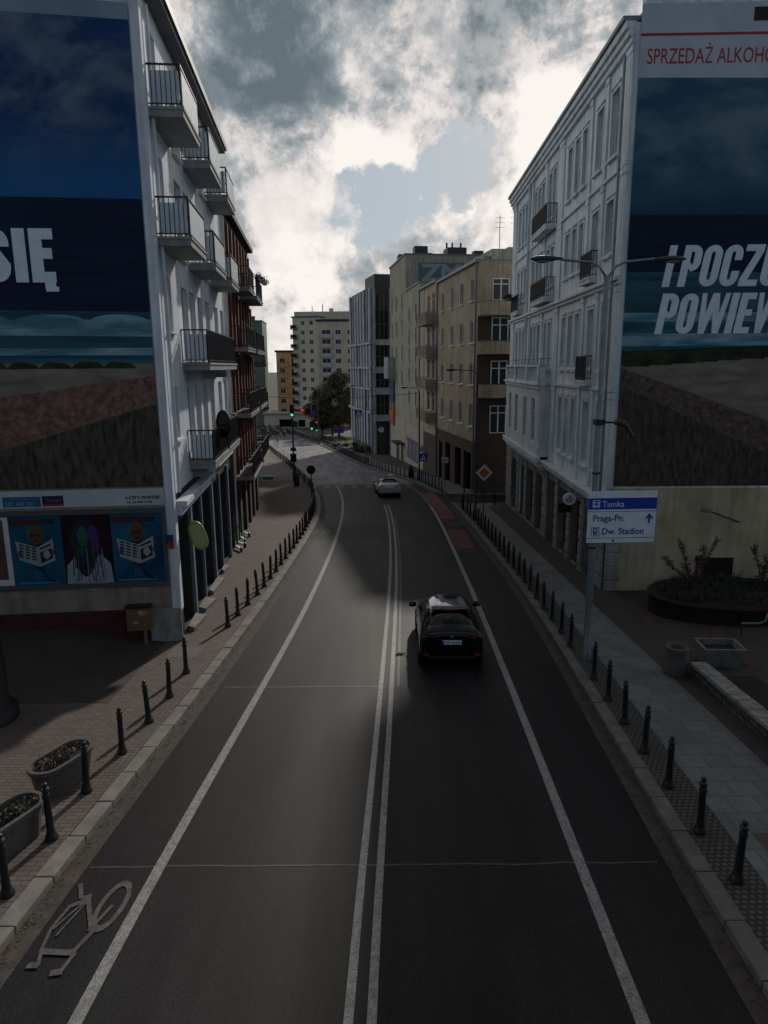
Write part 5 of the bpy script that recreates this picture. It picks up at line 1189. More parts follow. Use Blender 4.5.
post_sign('crossing_sign', 3.75, 64.6, .35-G(64.6)-.12+.35, 'round red rimmed sign above a blue crossing sign by the tan house', b_round_ped)
post_sign('crossing_sign', -3.0, 85.4, 2.75-G(85)-.12, 'large blue crossing sign high on a post before the grey building', lambda t, h: (b_ped(t, h),))
def b_br(t, h):
    mb = MB(); mb.box(-.75, .75, -.03, 0, h-1.15, h-.5); mb.build('blue_panel', M['blue'], t); mb = MB(); mb.box(-.75, .75, -.031, 0, h-.49, h-.05); mb.build('red_panel', M['red'], t)
post_sign('direction_board', -6.85, 107.0, -.9-G(107)-.12, 'blue board with a red panel on top beside the far crossing', b_br, 'sign')
def b_back(t, h):
    mb = MB(); mb.disc((0, h-.33), .36, -.03, 0); mb.build('plate', M['iron'], t, bevel=.005); mb = MB(); mb.box(-.2, .2, -.05, -.031, h-.38, h-.34); mb.build('clamp', M['iron'], t)
post_sign('round_sign', -5.72, 54.0, .4-G(54)-.12, 'round sign seen from behind on the left kerb at the bend', b_back, r=.05)
post_sign('parking_sign', 5.4, 60.5, 2.6, 'small white square sign on a thin post by the tan house doorway', lambda t, h: (MB().box(-.3, .3, -.02, 0, h-.5, h).build('plate', M['white'], t), MB().box(-.2, .2, -.027, -.0205, h-.3, h-.22).build('mark', flat('mark_blue2', (.05,.1,.3)), t)))
# ---- traffic lights
glow = {}
for nm, c, st in (('green', (.05, .95, .55), .8), ('red', (1, .05, .04), .7)):
    m = bpy.data.materials.new('signal_'+nm); n, l = nt(m); b = n['Principled BSDF']; b.inputs['Base Color'].default_value = (*c, 1); b.inputs['Emission Color'].default_value = (*c, 1); b.inputs['Emission Strength'].default_value = st; glow[nm] = m
def signal(t, x, z, lit, y=-.16, s=1.0):
    mb = MB(); mb.box(x-.16*s, x+.16*s, y, y+.22, z-.48*s, z+.48*s); o = mb.build('signal_housing', M['black'], t, bevel=.02)
    for k, c in ((.3, 'red'), (0, None), (-.3, 'green')):
        mb = MB(); mb.disc((x, z+k*s), .11*s, y-.02, y-.001, n=16); mb.build('lens', glow[c] if c == lit else flat('dark_lens_'+str(k), (.02, .015, .012)), o)
        mb = MB()
        mb.tube([(x-.12*s, y-.1, z+k*s+.06*s), (x, y-.12, z+k*s+.13*s), (x+.12*s, y-.1, z+k*s+.06*s)], .012, 5); mb.build('visor', M['black'], o)
z0 = G(66)+.12
t = empty('traffic_light', (-8.62, 66, z0), 0, 'tall dark traffic light showing green on the left kerb past the bend', 'traffic light', 'traffic lights')
mb = MB(); mb.lathe([(.16, 0), (.16, .9), (.08, 1.0), (.07, 6.9)], n=10); mb.build('pole', M['iron'], t); signal(t, 0, 6.75, 'green', s=1.25)
mb = MB(); mb.box(-.28, .28, -.3, .05, 1.9, 2.7); mb.build('button_box', M['iron'], t, bevel=.03); mb = MB(); mb.lathe([(.25, 0), (.3, .15), (.2, .35)], (0, 0, 2.95), 10); mb.build('collar', M['iron'], t)
mb = MB(); mb.box(.1, .5, -.1, 0, 5.2, 5.8); mb.build('small_plate', flat('violet_plate', (.05, .04, .14)), t)
z0 = G(139)+.12
t = empty('traffic_light', (-14.3, 139, z0), 0, 'pair of distant traffic light heads showing green on a mast at the crossing', 'traffic light', 'traffic lights')
mb = MB(); mb.lathe([(.12, 0), (.09, 1), (.07, 9.5)], n=8); mb.build('pole', M['rail_grey'], t)
signal(t, .0, -3.55-z0, 'green', s=1.9); signal(t, .95, -3.3-z0, 'red', s=1.5); signal(t, 1.0, -4.3-z0+.2, 'green', s=1.2)
mb = MB(); mb.box(-.3, .5, -.1, 0, -1.8-z0, -1.0-z0); mb.build('small_plate', M['blue'], t)
mb = MB(); mb.tube([(0, 0, -.2-z0), (-1.5, 0, .3-z0), (-3.2, 0, .2-z0)], .05, 6); mb.build('arm', M['rail_grey'], t)
t = empty('traffic_light', (-11.6, 100, 1.9), 0, 'small red signal hanging from the overhead wire', 'traffic light', 'traffic lights')
mb = MB(); mb.box(-.45, .45, -.12, .12, -.22, .22); mb.build('signal_housing', M['red'], t, bevel=.03); mb = MB(); mb.box(-.2, .2, -.13, -.121, -.12, .12); mb.build('lens', glow['red'], t)
def wire(a, b, sag, label, r=.022):
    mb = MB(); n = 16; pts = []
    for i in range(n+1):
        u = i/n; p = Vector(a).lerp(Vector(b), u); p.z -= sag*4*u*(1-u); pts.append(p)
    mb.tube(pts, r, 5); tag(mb.build('overhead_wire', M['iron']), label, 'cable', 'overhead wires')
wire((-16, 100, 1.9), (2.6, 98, 2.3), .25, 'overhead wire across the street carrying the small red signal', .03)
wire((-11.2, 66, 5.3), (3.5, 66.5, 5.5), .3, 'higher thin wire stretched from the left houses to the lamp by the tan house')

# ---- planters, column, box, benches on the left plaza
def leaf_cloud(mb, pts, size, n, spread, m=0):
    for _ in range(n):
        p = Vector(random.choice(pts)); q = p + Vector((random.gauss(0, spread), random.gauss(0, spread), random.gauss(0, spread*.8)))
        a = Vector((random.gauss(0,1), random.gauss(0,1), random.gauss(0,1))).normalized(); b = a.orthogonal().normalized(); s_ = size*random.uniform(.5, 1.3)
        mb.add([q-a*s_, q-b*s_*.5, q+a*s_, q+b*s_*.5], [(0,1,2,3)], m)
def oval_planter(x, y, rz, label):
    z0 = G(y)+.12; t = empty('concrete_planter', (x, y, z0), rz, label, 'planter', 'oval concrete planters on the left pavement')
    def ring(L, r, z, n=10):
        out = []
        for i in range(n+1): a = -math.pi/2+math.pi*i/n; out.append((r*math.cos(a)+L, r*math.sin(a), z))
        for i in range(n+1): a = math.pi/2+math.pi*i/n; out.append((r*math.cos(a)-L, r*math.sin(a), z))
        return out
    rings = [ring(.28, .25, 0), ring(.30, .30, .46), ring(.31, .34, .50), ring(.31, .34, .58), ring(.31, .27, .58), ring(.31, .25, .46)]
    k = len(rings[0]); mb = MB(); vs = [p for q in rings for p in q]
    mb.add(vs, [(i*k+j, i*k+(j+1)%k, (i+1)*k+(j+1)%k, (i+1)*k+j) for i in range(len(rings)-1) for j in range(k)]); mb.build('tub', M['pebble'], t)
    mb = MB(); mb.add(ring(.31, .255, .49), [tuple(range(k))]); mb.build('soil', M['earth'], t)
    mb = MB(); pts = [(random.uniform(-.42, .42), random.uniform(-.15, .15), .55) for _ in range(16)]; leaf_cloud(mb, pts, .035, 420, .05); 
    mb.build('plants', M['leaf_hedge'], t)
    mb = MB(); pts = [(random.uniform(-.5, .45), random.uniform(-.15, .15), .61) for _ in range(10)]; leaf_cloud(mb, pts, .016, 90, .02); mb.build('flowers', M['flower'], t)
oval_planter(-6.02, 11.62, R(66), 'oval concrete planter with orange flowers, the farther of two on the left pavement')
oval_planter(-6.05, 9.75, R(66), 'oval concrete planter cut by the left photo edge, the nearer of two')
z0 = G(14.3)+.12
t = empty('advertising_column', (-9.12, 14.3, z0), 0, 'dark cylindrical advertising column with a pale cap at the left photo edge', 'column')
mb = MB(); mb.lathe([(.78, 0), (.78, .25), (.62, .3), (.60, 3.9), (.66, 3.95), (.66, 4.05)], n=28); mb.build('drum', M['black'], t)
mb = MB(); mb.lathe([(.74, 4.06), (.78, 4.1), (.70, 4.22), (.3, 4.32), (.02, 4.34)], n=28); mb.build('cap', M['concrete'], t)
mb = MB()
for i, (a, z, h) in enumerate(((-60, 1.9, .35), (-40, 1.9, .3), (-75, 2.6, .5))):
    n = 5; r = .607+.003*i
    for k in range(n):
        a0, a1 = R(a+k*4), R(a+k*4+4); mb.add([(r*math.cos(a0), r*math.sin(a0), z), (r*math.cos(a1), r*math.sin(a1), z), (r*math.cos(a1), r*math.sin(a1), z+h), (r*math.cos(a0), r*math.sin(a0), z+h)], [(0,1,2,3)], i)
mb.build('bill', [flat('bill_red', (.25, .03, .02)), flat('bill_blue', (.03, .10, .22)), flat('bill_grey', (.06, .06, .07))], t)
t = empty('utility_box', (-7.22, 19.30, G(19.3)+.25), R(5.5), 'small metal utility box covered with colourful stickers on a post by the poster wall', 'box')
mb = MB(); mb.box(-.34, .34, -.14, .12, .36, 1.06); mb.build('cabinet', flat('yellowish_cabinet', (.16, .11, .05)), t, bevel=.015); mb = MB(); mb.box(-.37, .37, -.17, .14, 1.06, 1.11); mb.build('lid', M['iron'], t)
mb = MB(); mb.box(.10, .18, -.06, .02, -.4, .36); mb.build('post', M['concrete'], t)
mb = MB(); random.seed(3)
for i in range(16):
    x = random.uniform(-.26, .2); z = random.uniform(.48, .9); mb.box(x, x+random.uniform(.05, .13), -.1415-i*.0006, -.14, z, z+random.uniform(.05, .12), i % 5)
mb.build('sticker', [flat('sticker_%d' % i, c) for i, c in enumerate(((.3,.05,.04), (.03,.16,.2), (.35,.33,.3), (.05,.14,.05), (.32,.22,.04)))], t)
t = empty('corner_sign', (-6.36, 19.60, 2.98), R(5.5), 'tiny blue and red sign at the corner of the poster wall', 'sign')
mb = MB(); mb.box(.0, .22, -.09, -.07, 0, .28); mb.build('plate', flat('plate_navy', (.01, .03, .12)), t); mb = MB(); mb.box(.08, .22, -.097, -.0905, -.14, .1); mb.build('red_tail', M['red'], t)
t = empty('hanging_sign', (-5.72, 20.7, 2.95), 0, 'pale green flat rounded sign leaning out over the first shop doors on the left', 'sign')
mb = MB(); n = 18; pts = []
for i in range(n):
    a = 2*math.pi*i/n; u = .27*abs(math.cos(a))**.8*math.copysign(1, math.cos(a)); v = .47*abs(math.sin(a))**.8*math.copysign(1, math.sin(a)); pts.append((u*.92 - v*.30, v*.95+u*.25))
mb.prism(pts, -.05, .03); mb.build('panel', flat('pale_green_acrylic', (.26, .34, .10), .5), t, bevel=.02)
mb = MB(); mb.prism([(p[0]*.8, p[1]*.8) for p in pts], -.056, -.0505); mb.build('face', flat('pale_green_face', (.36, .44, .17), .4), t)
mb = MB(); mb.tube([(-.5, 0, .2), (0, 0, .2)], .02); mb.tube([(-.5, 0, -.1), (0, 0, -.1)], .02); mb.build('bracket', M['iron'], t)
# satellite dish on the lower balcony
t = empty('satellite_dish', along((-6.12+math.cos(a5)*1.0, 19.72-math.sin(a5)*1.0), -5.5, 4.9) + (6.05,), R(-40), 'dark round satellite dish fixed to the lowest balcony on the left', 'satellite dish')
mb = MB(); mb.lathe([(.02, 0), (.25, .03), (.48, .12), (.49, .10), (.25, .0), (.02, -.03)], n=20)
for i, v in enumerate(mb.v): mb.v[i] = (v[0]*.85, -v[2], v[1])
mb.build('reflector', M['iron'], t); mb = MB(); mb.tube([(0, 0, 0), (0, .1, -.9)], .03); mb.tube([(0, -.02, -.4), (0, -.55, -.05)], .015); mb.build('mount', M['iron'], t)
# window boxes of plants
def greenery(x, y, z, L, label, dirv=(0,1), mt='leaf_dark', size=.06, sp=.12):
    mb = MB(); pts = [(dirv[0]*L*u, dirv[1]*L*u, .15) for u in (0, .2, .4, .6, .8, 1)]; leaf_cloud(mb, pts, size, 350, sp)
    t = empty('balcony_plant', (x, y, z), 0, label, 'plant'); mb.build('foliage', M[mt], t); mb = MB(); mb.bar((0, 0, 0), (dirv[0]*L, dirv[1]*L, 0), .16, .14); mb.build('planter_box', M['iron'], t)
gp_ = (8.29+math.sin(R(1))*21.3-.45, 25.08+21.3, 12.2); greenery(*gp_, 1.2, 'green plants trailing from the highest far balconet of the white tenement')
q = along((L2p[0]+1.0, L2p[1]), -5.5, 8); greenery(q[0], q[1], 13.05, 3.0, 'red brown plants on the top balcony of the brown brick house', mt='leaf_red', size=.07)

# ---- parked e-scooters
def scooter():
    t = empty('electric_scooter', (0,0,0), 0, 's', 'scooter', 'electric scooters parked by the left shops')
    mb = MB(); mb.box(-.08, .08, -.40, .35, .13, .18); mb.bar((0, .35, .16), (0, .52, .34), .07); d = mb.build('deck', M['white'], t, bevel=.01)
    for y in (-.46, .56):
        mb = MB(); mb.prism([(y+.11*math.cos(2*math.pi*i/14), .11+.11*math.sin(2*math.pi*i/14)) for i in range(14)], -.025, .025)
        for i, v in enumerate(mb.v): mb.v[i] = (v[1], v[0], v[2])
        w = mb.build('wheel', M['rubber'], t)
    mb = MB(); mb.tube([(0, .56, .2), (0, .42, 1.12)], .025); mb.build('stem', flat('scooter_green', (.02, .35, .10)), t)
    mb = MB(); mb.tube([(-.24, .40, 1.10), (0, .42, 1.13), (.24, .40, 1.10)], .017); mb.build('handlebar', M['rubber'], t)
    mb = MB(); mb.tube([(0, -.55, .2), (0, -.46, .26), (0, -.36, .2)], .03); mb.build('mudguard', M['white'], t)
    return t
sc = scooter(); spots = [(-7.25, 33.2, 30), (-7.35, 34.3, 40), (-7.5, 35.6, 25), (-7.65, 37.2, 35)]
for i, (x, y, a) in enumerate(spots):
    lb = ['nearest', 'second', 'third', 'farthest'][i]+' of the white and green electric scooters parked by the left shops'
    if i == 0: o = sc; o.location = (x, y, G(y)+.13); o.rotation_euler = (0, R(8), R(a)); o['label'] = lb
    else: o = copy_tree(sc, (x, y, G(y)+.13), R(a), lb)
# litter bins
def bin_(x, y, label, r=.26, h=.95, m='iron'):
    t = empty('litter_bin', (x, y, G(y)+.12), 0, label, 'litter bin'); mb = MB(); mb.lathe([(r*.8, 0), (r, .05), (r, h), (r*.9, h+.02), (r*.8, h-.08)], n=14); mb.build('body', M[m], t); mb = MB(); mb.lathe([(r*.6, h+.15), (r*.95, h+.12), (.03, h+.28)], n=14); mb.build('hood', M[m], t)
    mb = MB(); mb.bar((r*.7, 0, h), (r*.7, 0, h+.14), .02); mb.bar((-r*.7, 0, h), (-r*.7, 0, h+.14), .02); mb.build('bracket', M[m], t)
bin_(-7.9, 62.0, 'dark litter bin at the left kerb near the traffic light'); bin_(2.7, 68.9, 'dark litter bin on the right pavement behind the silver car')

# ---- right square: round bin, trough, stone wall, big planter with shrubs
z0 = G(16.9)+.12
t = empty('round_concrete_planter', (7.55, 16.75, z0), 0, 'round rough concrete tub at the end of the low stone wall on the right', 'planter')
mb = MB(); mb.lathe([(.30, 0), (.33, .05), (.30, .35), (.27, .70), (.30, .74), (.28, .76), (.21, .76), (.19, .6)], n=22); mb.build('tub', M['pebble'], t); mb = MB(); mb.lathe([(.005, .62), (.2, .62)], n=22); mb.build('soil', M['earth'], t)
t = empty('concrete_trough', (9.0, 17.45, G(17.45)+.12), R(-4), 'rectangular pale concrete trough behind the low stone wall', 'planter')
mb = MB(); vs = [(-.42, -.32, 0), (.42, -.32, 0), (.42, .32, 0), (-.42, .32, 0), (-.55, -.42, .55), (.55, -.42, .55), (.55, .42, .55), (-.55, .42, .55), (-.48, -.35, .55), (.48, -.35, .55), (.48, .35, .55), (-.48, .35, .55), (-.42, -.3, .25), (.42, -.3, .25), (.42, .3, .25), (-.42, .3, .25)]
mb.add(vs, [(0,1,5,4),(1,2,6,5),(2,3,7,6),(3,0,4,7),(4,5,9,8),(5,6,10,9),(6,7,11,10),(7,4,8,11),(8,9,13,12),(9,10,14,13),(10,11,15,14),(11,8,12,15),(12,13,14,15)]); mb.build('tub', M['concrete'], t)
mb = MB(); mb.add([(-.44, -.32, .4), (.44, -.32, .4), (.44, .32, .4), (-.44, .32, .4)], [(0,1,2,3)]); mb.build('soil', M['earth'], t)
t = empty('low_stone_wall', (7.85, 10.0, G(10)), 0, 'low rubble wall with a pale weathered coping along the right pavement', 'wall')
mb = MB(); n = 14
for i in range(n):
    ya, yb = i*.47, (i+1)*.47+.0; x = .0; za = G(10+ya)-G(10); zb_ = G(10+yb)-G(10)
    mb.add([(x, ya, za-.2), (x+.32, ya, za-.2), (x+.32, yb, zb_-.2), (x, yb, zb_-.2), (x, ya, za+.42), (x+.32, ya, za+.42), (x+.32, yb, zb_+.42), (x, yb, zb_+.42)], [(4,5,6,7),(0,1,5,4),(1,2,6,5),(2,3,7,6),(3,0,4,7)])
mb.build('masonry', M['stone_wall'], t); mb = MB()
for i in range(n):
    ya, yb = i*.47, (i+1)*.47-.012; za = G(10+ya)-G(10)+.424; zb_ = G(10+yb)-G(10)+.424; j = random.uniform(-.01, .01)
    mb.add([(-.04+j, ya, za), (.37+j, ya, za), (.37+j, yb, zb_), (-.04+j, yb, zb_), (-.04+j, ya, za+.09), (.37+j, ya, za+.09), (.37+j, yb, zb_+.09), (-.04+j, yb, zb_+.09)], [(4,5,6,7),(0,1,5,4),(1,2,6,5),(2,3,7,6),(3,0,4,7)])
mb.build('coping', M['cap'], t, bevel=.015)
# earth bed behind the wall
mb = MB(); ys = [10+.5*i for i in range(14)]
vs = [(x, y, G(y)+.14+.06*noise.noise((x*2, y*2, 0))) for y in ys for x in (8.17, 8.6, 9.0, 9.5)]; mb.add(vs, [(4*j+i, 4*j+i+1, 4*j+i+5, 4*j+i+4) for j in range(len(ys)-1) for i in range(3)])
struct(mb.build('soil_bed', M['earth']))
z0 = G(22)+.12
t = empty('round_planter', (11.6, 22.2, z0), 0, 'large dark round raised bed with a clipped hedge in front of the cream end wall', 'planter')
mb = MB(); mb.lathe([(2.65, 0), (2.65, .60), (2.7, .62), (2.7, .70), (2.5, .70)], n=40, sy=.62); mb.build('kerb_wall', mat('dark_red_brick_bed', (.02, .014, .013), .9, .4, 3), t); mb = MB(); mb.lathe([(2.71, .62), (2.72, .64), (2.71, .69)], n=40, sy=.62); mb.build('rim', M['arc'], t)
mb = MB(); pts = []
for i in range(300):
    a = random.uniform(0, 6.28); r = 2.5*math.sqrt(random.random()); pts.append((r*math.cos(a), r*.6*math.sin(a), .78+.12*noise.noise((r*math.cos(a), r*math.sin(a), 2))))
leaf_cloud(mb, pts, .045, 9000, .09); mb.build('hedge', M['leaf_hedge'], t)
def shrub(x, y, stems, label):
    t = empty('shrub', (x, y, z0+.5), 0, label, 'shrub', 'red leaved shrubs against the cream wall'); mb = MB(); lf = MB()
    for (dx, dz) in stems:
        pts = [(0, 0, 0), (dx*.35, random.uniform(-.1, .1), dz*.45), (dx*.8, random.uniform(-.15, .15), dz*.8), (dx, random.uniform(-.15, .15), dz)]; mb.tube(pts, .022, 5, r2=.008)
        al = [Vector(pts[i]).lerp(Vector(pts[i+1]), u) for i in range(3) for u in (.1, .3, .5, .7, .9)]; leaf_cloud(lf, al[3:], .045, 200, .055)
    mb.build('stem', M['bark'], t); lf.build('foliage', M['leaf_red'], t)
z0 += .3
shrub(10.3, 22.1, [(-.62, 1.75), (-1.0, 1.1), (.30, 1.5), (.10, 1.2), (-.35, .9), (.72, 1.75)], 'red leaved shrub with upright branches left of the basement window')
shrub(12.7, 22.3, [(-.4, 1.5), (.1, 1.1), (.5, 1.4), (.8, .8)], 'red leaved shrub at the right photo edge against the cream wall')
t = empty('bent_rail', (11.0, 19.6, G(19.6)+.12), 0, 'bent shiny metal rail on the brick square at the right photo edge', 'rail')
mb = MB(); mb.tube([(-.3, 0, .42), (.25, 0, .42), (.42, 0, .5), (.5, 0, .9), (1.5, 0, .9)], .03, 8); mb.build('top_tube', M['steel'], t); mb = MB(); mb.tube([(-.28, 0, .42), (-.28, 0, 0)], .025); mb.tube([(1.45, 0, .9), (1.45, 0, 0)], .025); mb.build('leg', M['dark_steel'], t)

# ------------------------------------------------------------------ trees
def tree(x, y, h, rad, label, leaf, n=9000, size=.2, base=.25, seed=1):
    random.seed(seed); z0 = G(y); t = empty('broadleaf_tree', (x, y, z0), 0, label, 'tree', 'trees beyond the crossing')
    mb = MB(); mb.tube([(0, 0, -.2), (.1, 0, h*.2), (-.1, .1, h*.45), (0, 0, h*.75)], h*.022, 8, r2=h*.006)
    cl = []
    for i in range(26):
        a = random.uniform(0, 6.28); u = random.uniform(base, .95); rr = rad*math.sin(math.pi*min(1, (u-base)/(1-base)*.85+.12))*random.uniform(.35, 1)
        e = (rr*math.cos(a), rr*math.sin(a), h*u); mb.tube([(0, 0, h*max(.15, u-.25)), (e[0]*.5, e[1]*.5, h*(u-.08)), e], h*.006, 5, r2=.02); cl.append((Vector(e), rad*random.uniform(.18, .34)))
    mb.build('trunk', M['bark'], t); lf = MB()
    for i in range(n):
        c, r = random.choice(cl); d = Vector((random.gauss(0,1), random.gauss(0,1), random.gauss(0,.75))).normalized()*r*random.random()**.4
        q = c+d; a = Vector((random.gauss(0,1), random.gauss(0,1), random.gauss(0,.5))).normalized(); b = a.orthogonal().normalized(); s_ = size*random.uniform(.5, 1.3)
        lf.add([q-a*s_, q-b*s_*.6, q+a*s_, q+b*s_*.6], [(0,1,2,3)])
    lf.build('crown', leaf, t)
tree(-13.4, 152, 10.5, 4.0, 'broad tree with yellowing autumn leaves, leftmost at the far crossing', M['leaf_autumn'], seed=2)
tree(-9.6, 150, 14.0, 5.4, 'tall autumn tree beside the grey modern building', M['leaf_autumn'], 11000, seed=5)
tree(-12.0, 163, 13, 6.0, 'dark tree standing behind the yellowing ones', M['leaf_dark'], 8000, seed=9)
tree(-6.2, 158, 14, 5, 'dark tree partly hidden by the grey modern building', M['leaf_dark'], 8000, seed=12)
random.seed(21)
def bush(x, y, w_, h, label):
    t = empty('bush', (x, y, G(y)+.1), 0, label, 'bush', 'low bushes around the crossing'); lf = MB(); pts = [(random.uniform(-w_, w_), random.uniform(-1, 1), random.uniform(.2, h)) for _ in range(40)]
    leaf_cloud(lf, pts, .12, 1500, .22); lf.build('foliage', M['leaf_dark'], t); mb = MB(); mb.tube([(0, 0, 0), (0, 0, h*.7)], .05); mb.build('stem', M['bark'], t)
for i, (x, y, w_, h) in enumerate(((-24.5, 158, 3, 1.4), (-29.5, 180, 3.5, 1.6), (-10.5, 140, 3.5, .9), (-5.5, 118, 3.0, .8), (-2.2, 108, 2.5, .8))):
    bush(x, y, w_, h, ['dark low bush beside the far left kerb', 'dark bush row before the low shop building', 'low hedge on the green corner under the trees', 'low hedge strip before the grey building, farther part', 'low hedge strip before the grey building, nearer part'][i])
mb = MB(); mb.add([(xr(y)+o, y, G(y)+.13) for y in (132, 140, 150, 160) for o in (1.2, 12)], [(0,1,3,2),(2,3,5,4),(4,5,7,6)]); o = mb.build('lawn', mat('lawn_grass', (.05, .08, .025), .95, .3, 2)); struct(o)

# ------------------------------------------------------------------ cars
def carpaint(name, col, metal=.0, rough=.25):
    return mat(name, col, rough, .05, 2, metal=metal, spec=.3, coat=.6)
def car(name, label, x, y, az, paint, w=1.80, l=4.45, roofm=None, parts='full', h=1.45, dz=0):
    t = empty(name, (x, y, G(y)+.006+dz), -R(az), label, 'car')
    slope = math.atan2(G(y+2)-G(y-2), 4); t.rotation_euler = (slope, 0, -R(az))
    k = w/2
    # stations: y, sill z, belt half-width, belt z, deck half-width, deck z (centre), roof half-width or None, roof z
    ST = [ # y      low   hw(low) hw(mid) z_mid  hw(belt) z_belt | hw_top  z_top
        (.00, .34, .80, .90, .55, .86, .80, .70, .86),
        (.05, .24, .88, .96, .55, .92, .90, .80, 1.02),
        (.22, .20, .93, .99, .60, .95, .95, .76, 1.12),
        (.46, .18, .95, 1.0, .62, .955, .96, .71, 1.30),
        (.78, .18, .95, 1.0, .62, .955, .95, .67, 1.43),
        (1.6, .18, .95, .99, .62, .95, .94, .66, 1.445),
        (2.2, .18, .95, .99, .62, .95, .925, .65, 1.45),
        (2.75, .18, .95, .99, .62, .95, .91, .64, 1.40),
        (3.25, .18, .95, .995, .62, .94, .90, .72, 1.17),
        (3.55, .18, .95, 1.0, .60, .93, .885, .84, .955),
        (4.0, .18, .93, .98, .56, .89, .82, .70, .87),
        (4.32, .20, .86, .92, .50, .82, .70, .55, .76),
        (4.45, .30, .72, .78, .48, .66, .62, .40, .66)]
    sc_ = l/4.45; hs = h/1.45; vs = []; nP = 7
    for (yy, zl, a, b_, zm, c, zb_, d, zt) in ST:
        vs += [(0, yy*sc_, zl), (k*a*.96, yy*sc_, zl), (k*b_, yy*sc_, zm*.55+.05), (k*b_*.995, yy*sc_, zm+.1), (k*c, yy*sc_, zb_*hs), (k*d, yy*sc_, (zt-.02)*hs if zt > 1.15 else (zt-.01)*hs), (0, yy*sc_, (zt+.025)*hs)]
    me = bpy.data.meshes.new('tmpcar'); bm = bmesh.new(); V = [bm.verts.new(v) for v in vs]; W = [bm.verts.new((-v[0], v[1], v[2])) if v[0] > 1e-6 else V[i] for i, v in enumerate(vs)]
    ns = len(ST)
    def mi(i, j):
        if j == 4:                                   # belt to roof edge: side glass in the cabin
            return 2 if 3 <= i <= 8 else 0
        if j == 5:
            if i in (2, 3): return 1                  # rear window
            if i in (7, 8): return 3                  # windscreen
            if 4 <= i <= 5 and roofm: return 4
            if i in (4, 5, 6): return 5
        return 0
    for i in range(ns-1):
        for j in range(nP-1):
            for Q, fl in ((V, 0), (W, 1)):
                q = [Q[i*nP+j], Q[i*nP+j+1], Q[(i+1)*nP+j+1], Q[(i+1)*nP+j]]
                if len(set(q)) < 3: continue
                if fl: q = q[::-1]
                try: f = bm.faces.new(q[::-1]); f.material_index = mi(i, j); f.smooth = True
                except ValueError: pass
    for i, rev in ((0, 0), (ns-1, 1)):
        loop = [V[i*nP+j] for j in range(nP)] + [W[i*nP+j] for j in range(nP-2, 0, -1)]
        try: f = bm.faces.new(loop[::-1] if rev else loop); f.smooth = True
        except ValueError: pass
    bmesh.ops.recalc_face_normals(bm, faces=bm.faces); bm.to_mesh(me); bm.free()
    gl = M['glass_dark']; rm = roofm or paint
    for m_ in (paint, gl, gl, gl, rm, paint): me.materials.append(m_)
    ob = bpy.data.objects.new('tmpcar', me); C.objects.link(ob); sd = ob.modifiers.new('s', 'SUBSURF'); sd.levels = 2; sd.render_levels = 2
    ev = bpy.data.meshes.new_from_object(ob.evaluated_get(bpy.context.evaluated_depsgraph_get())); bpy.data.objects.remove(ob)
    groups = {}
    for p in ev.polygons: groups.setdefault({0: 'body', 1: 'rear_window', 2: 'side_window', 3: 'windscreen', 4: 'sunroof', 5: 'body'}[p.material_index], []).append(p)
    cos = [v.co.copy() for v in ev.vertices]; nrm = [v.normal.copy() for v in ev.vertices]
    for nm, ps in groups.items():
        for side in ((1, -1) if nm == 'side_window' else (0,)):
            mb = MB(); mp = {}; lift = -.002 if nm == 'body' else .002
            for p in ps:
                if side and p.center.x*side < 0: continue
                f = []
                for vi in p.vertices:
                    if vi not in mp: mp[vi] = len(mb.v); mb.v.append(tuple(cos[vi]+nrm[vi]*lift))
                    f.append(mp[vi])
                mb.f.append(f); mb.m.append(0); mb.sm.append(True)
            mb.build(nm, {'body': paint, 'sunroof': rm}.get(nm, gl), t)
    bpy.data.meshes.remove(ev)
    for (wx, wy) in ((-1, .80), (1, .80), (-1, 3.55), (1, 3.55)):
        mb = MB(); n = 24
        def rg(r, xx): return [(xx, wy*sc_+r*math.cos(2*math.pi*i/n), .32+r*math.sin(2*math.pi*i/n)) for i in range(n)]
        xo = wx*(k*.99); xi = wx*(k*.99-.20); rs = [rg(.28, xi), rg(.32, xi), rg(.325, xo-wx*.02), rg(.30, xo), rg(.21, xo)]
        v_ = [p for q in rs for p in q]; mb.add(v_, [(i*n+j, i*n+(j+1)%n, (i+1)*n+(j+1)%n, (i+1)*n+j) for i in range(4) for j in range(n)], 0, True); wh = mb.build('wheel', M['rubber'], t)
        mb = MB(); mb.add(rg(.21, xo-wx*.01), [tuple(range(n))]); 
        for s_ in range(5): a = 2*math.pi*s_/5; mb.bar((xo, wy*sc_, .32), (xo, wy*sc_+.2*math.cos(a), .32+.2*math.sin(a)), .04)
        mb.build('rim', M['steel'], wh)
        mb = MB(); rs = [rg(.35, wx*k*.955), rg(.345, wx*(k*1.0+.004)), rg(.37, wx*(k*1.0+.003)), rg(.40, wx*k*.95)]
        v_ = [p for q in rs for p in q]; mb.add(v_, [(i*n+j, i*n+(j+1)%n, (i+1)*n+(j+1)%n, (i+1)*n+j) for i in range(3) for j in range(n)], 0, True); mb.build('wheel_arch', M['black'], t)
    # lights, plate, bumper, spoiler, mirrors
    tl = mat('tail_lamp_'+name, (.16, .010, .012), .15, .1, 3, spec=.7); 
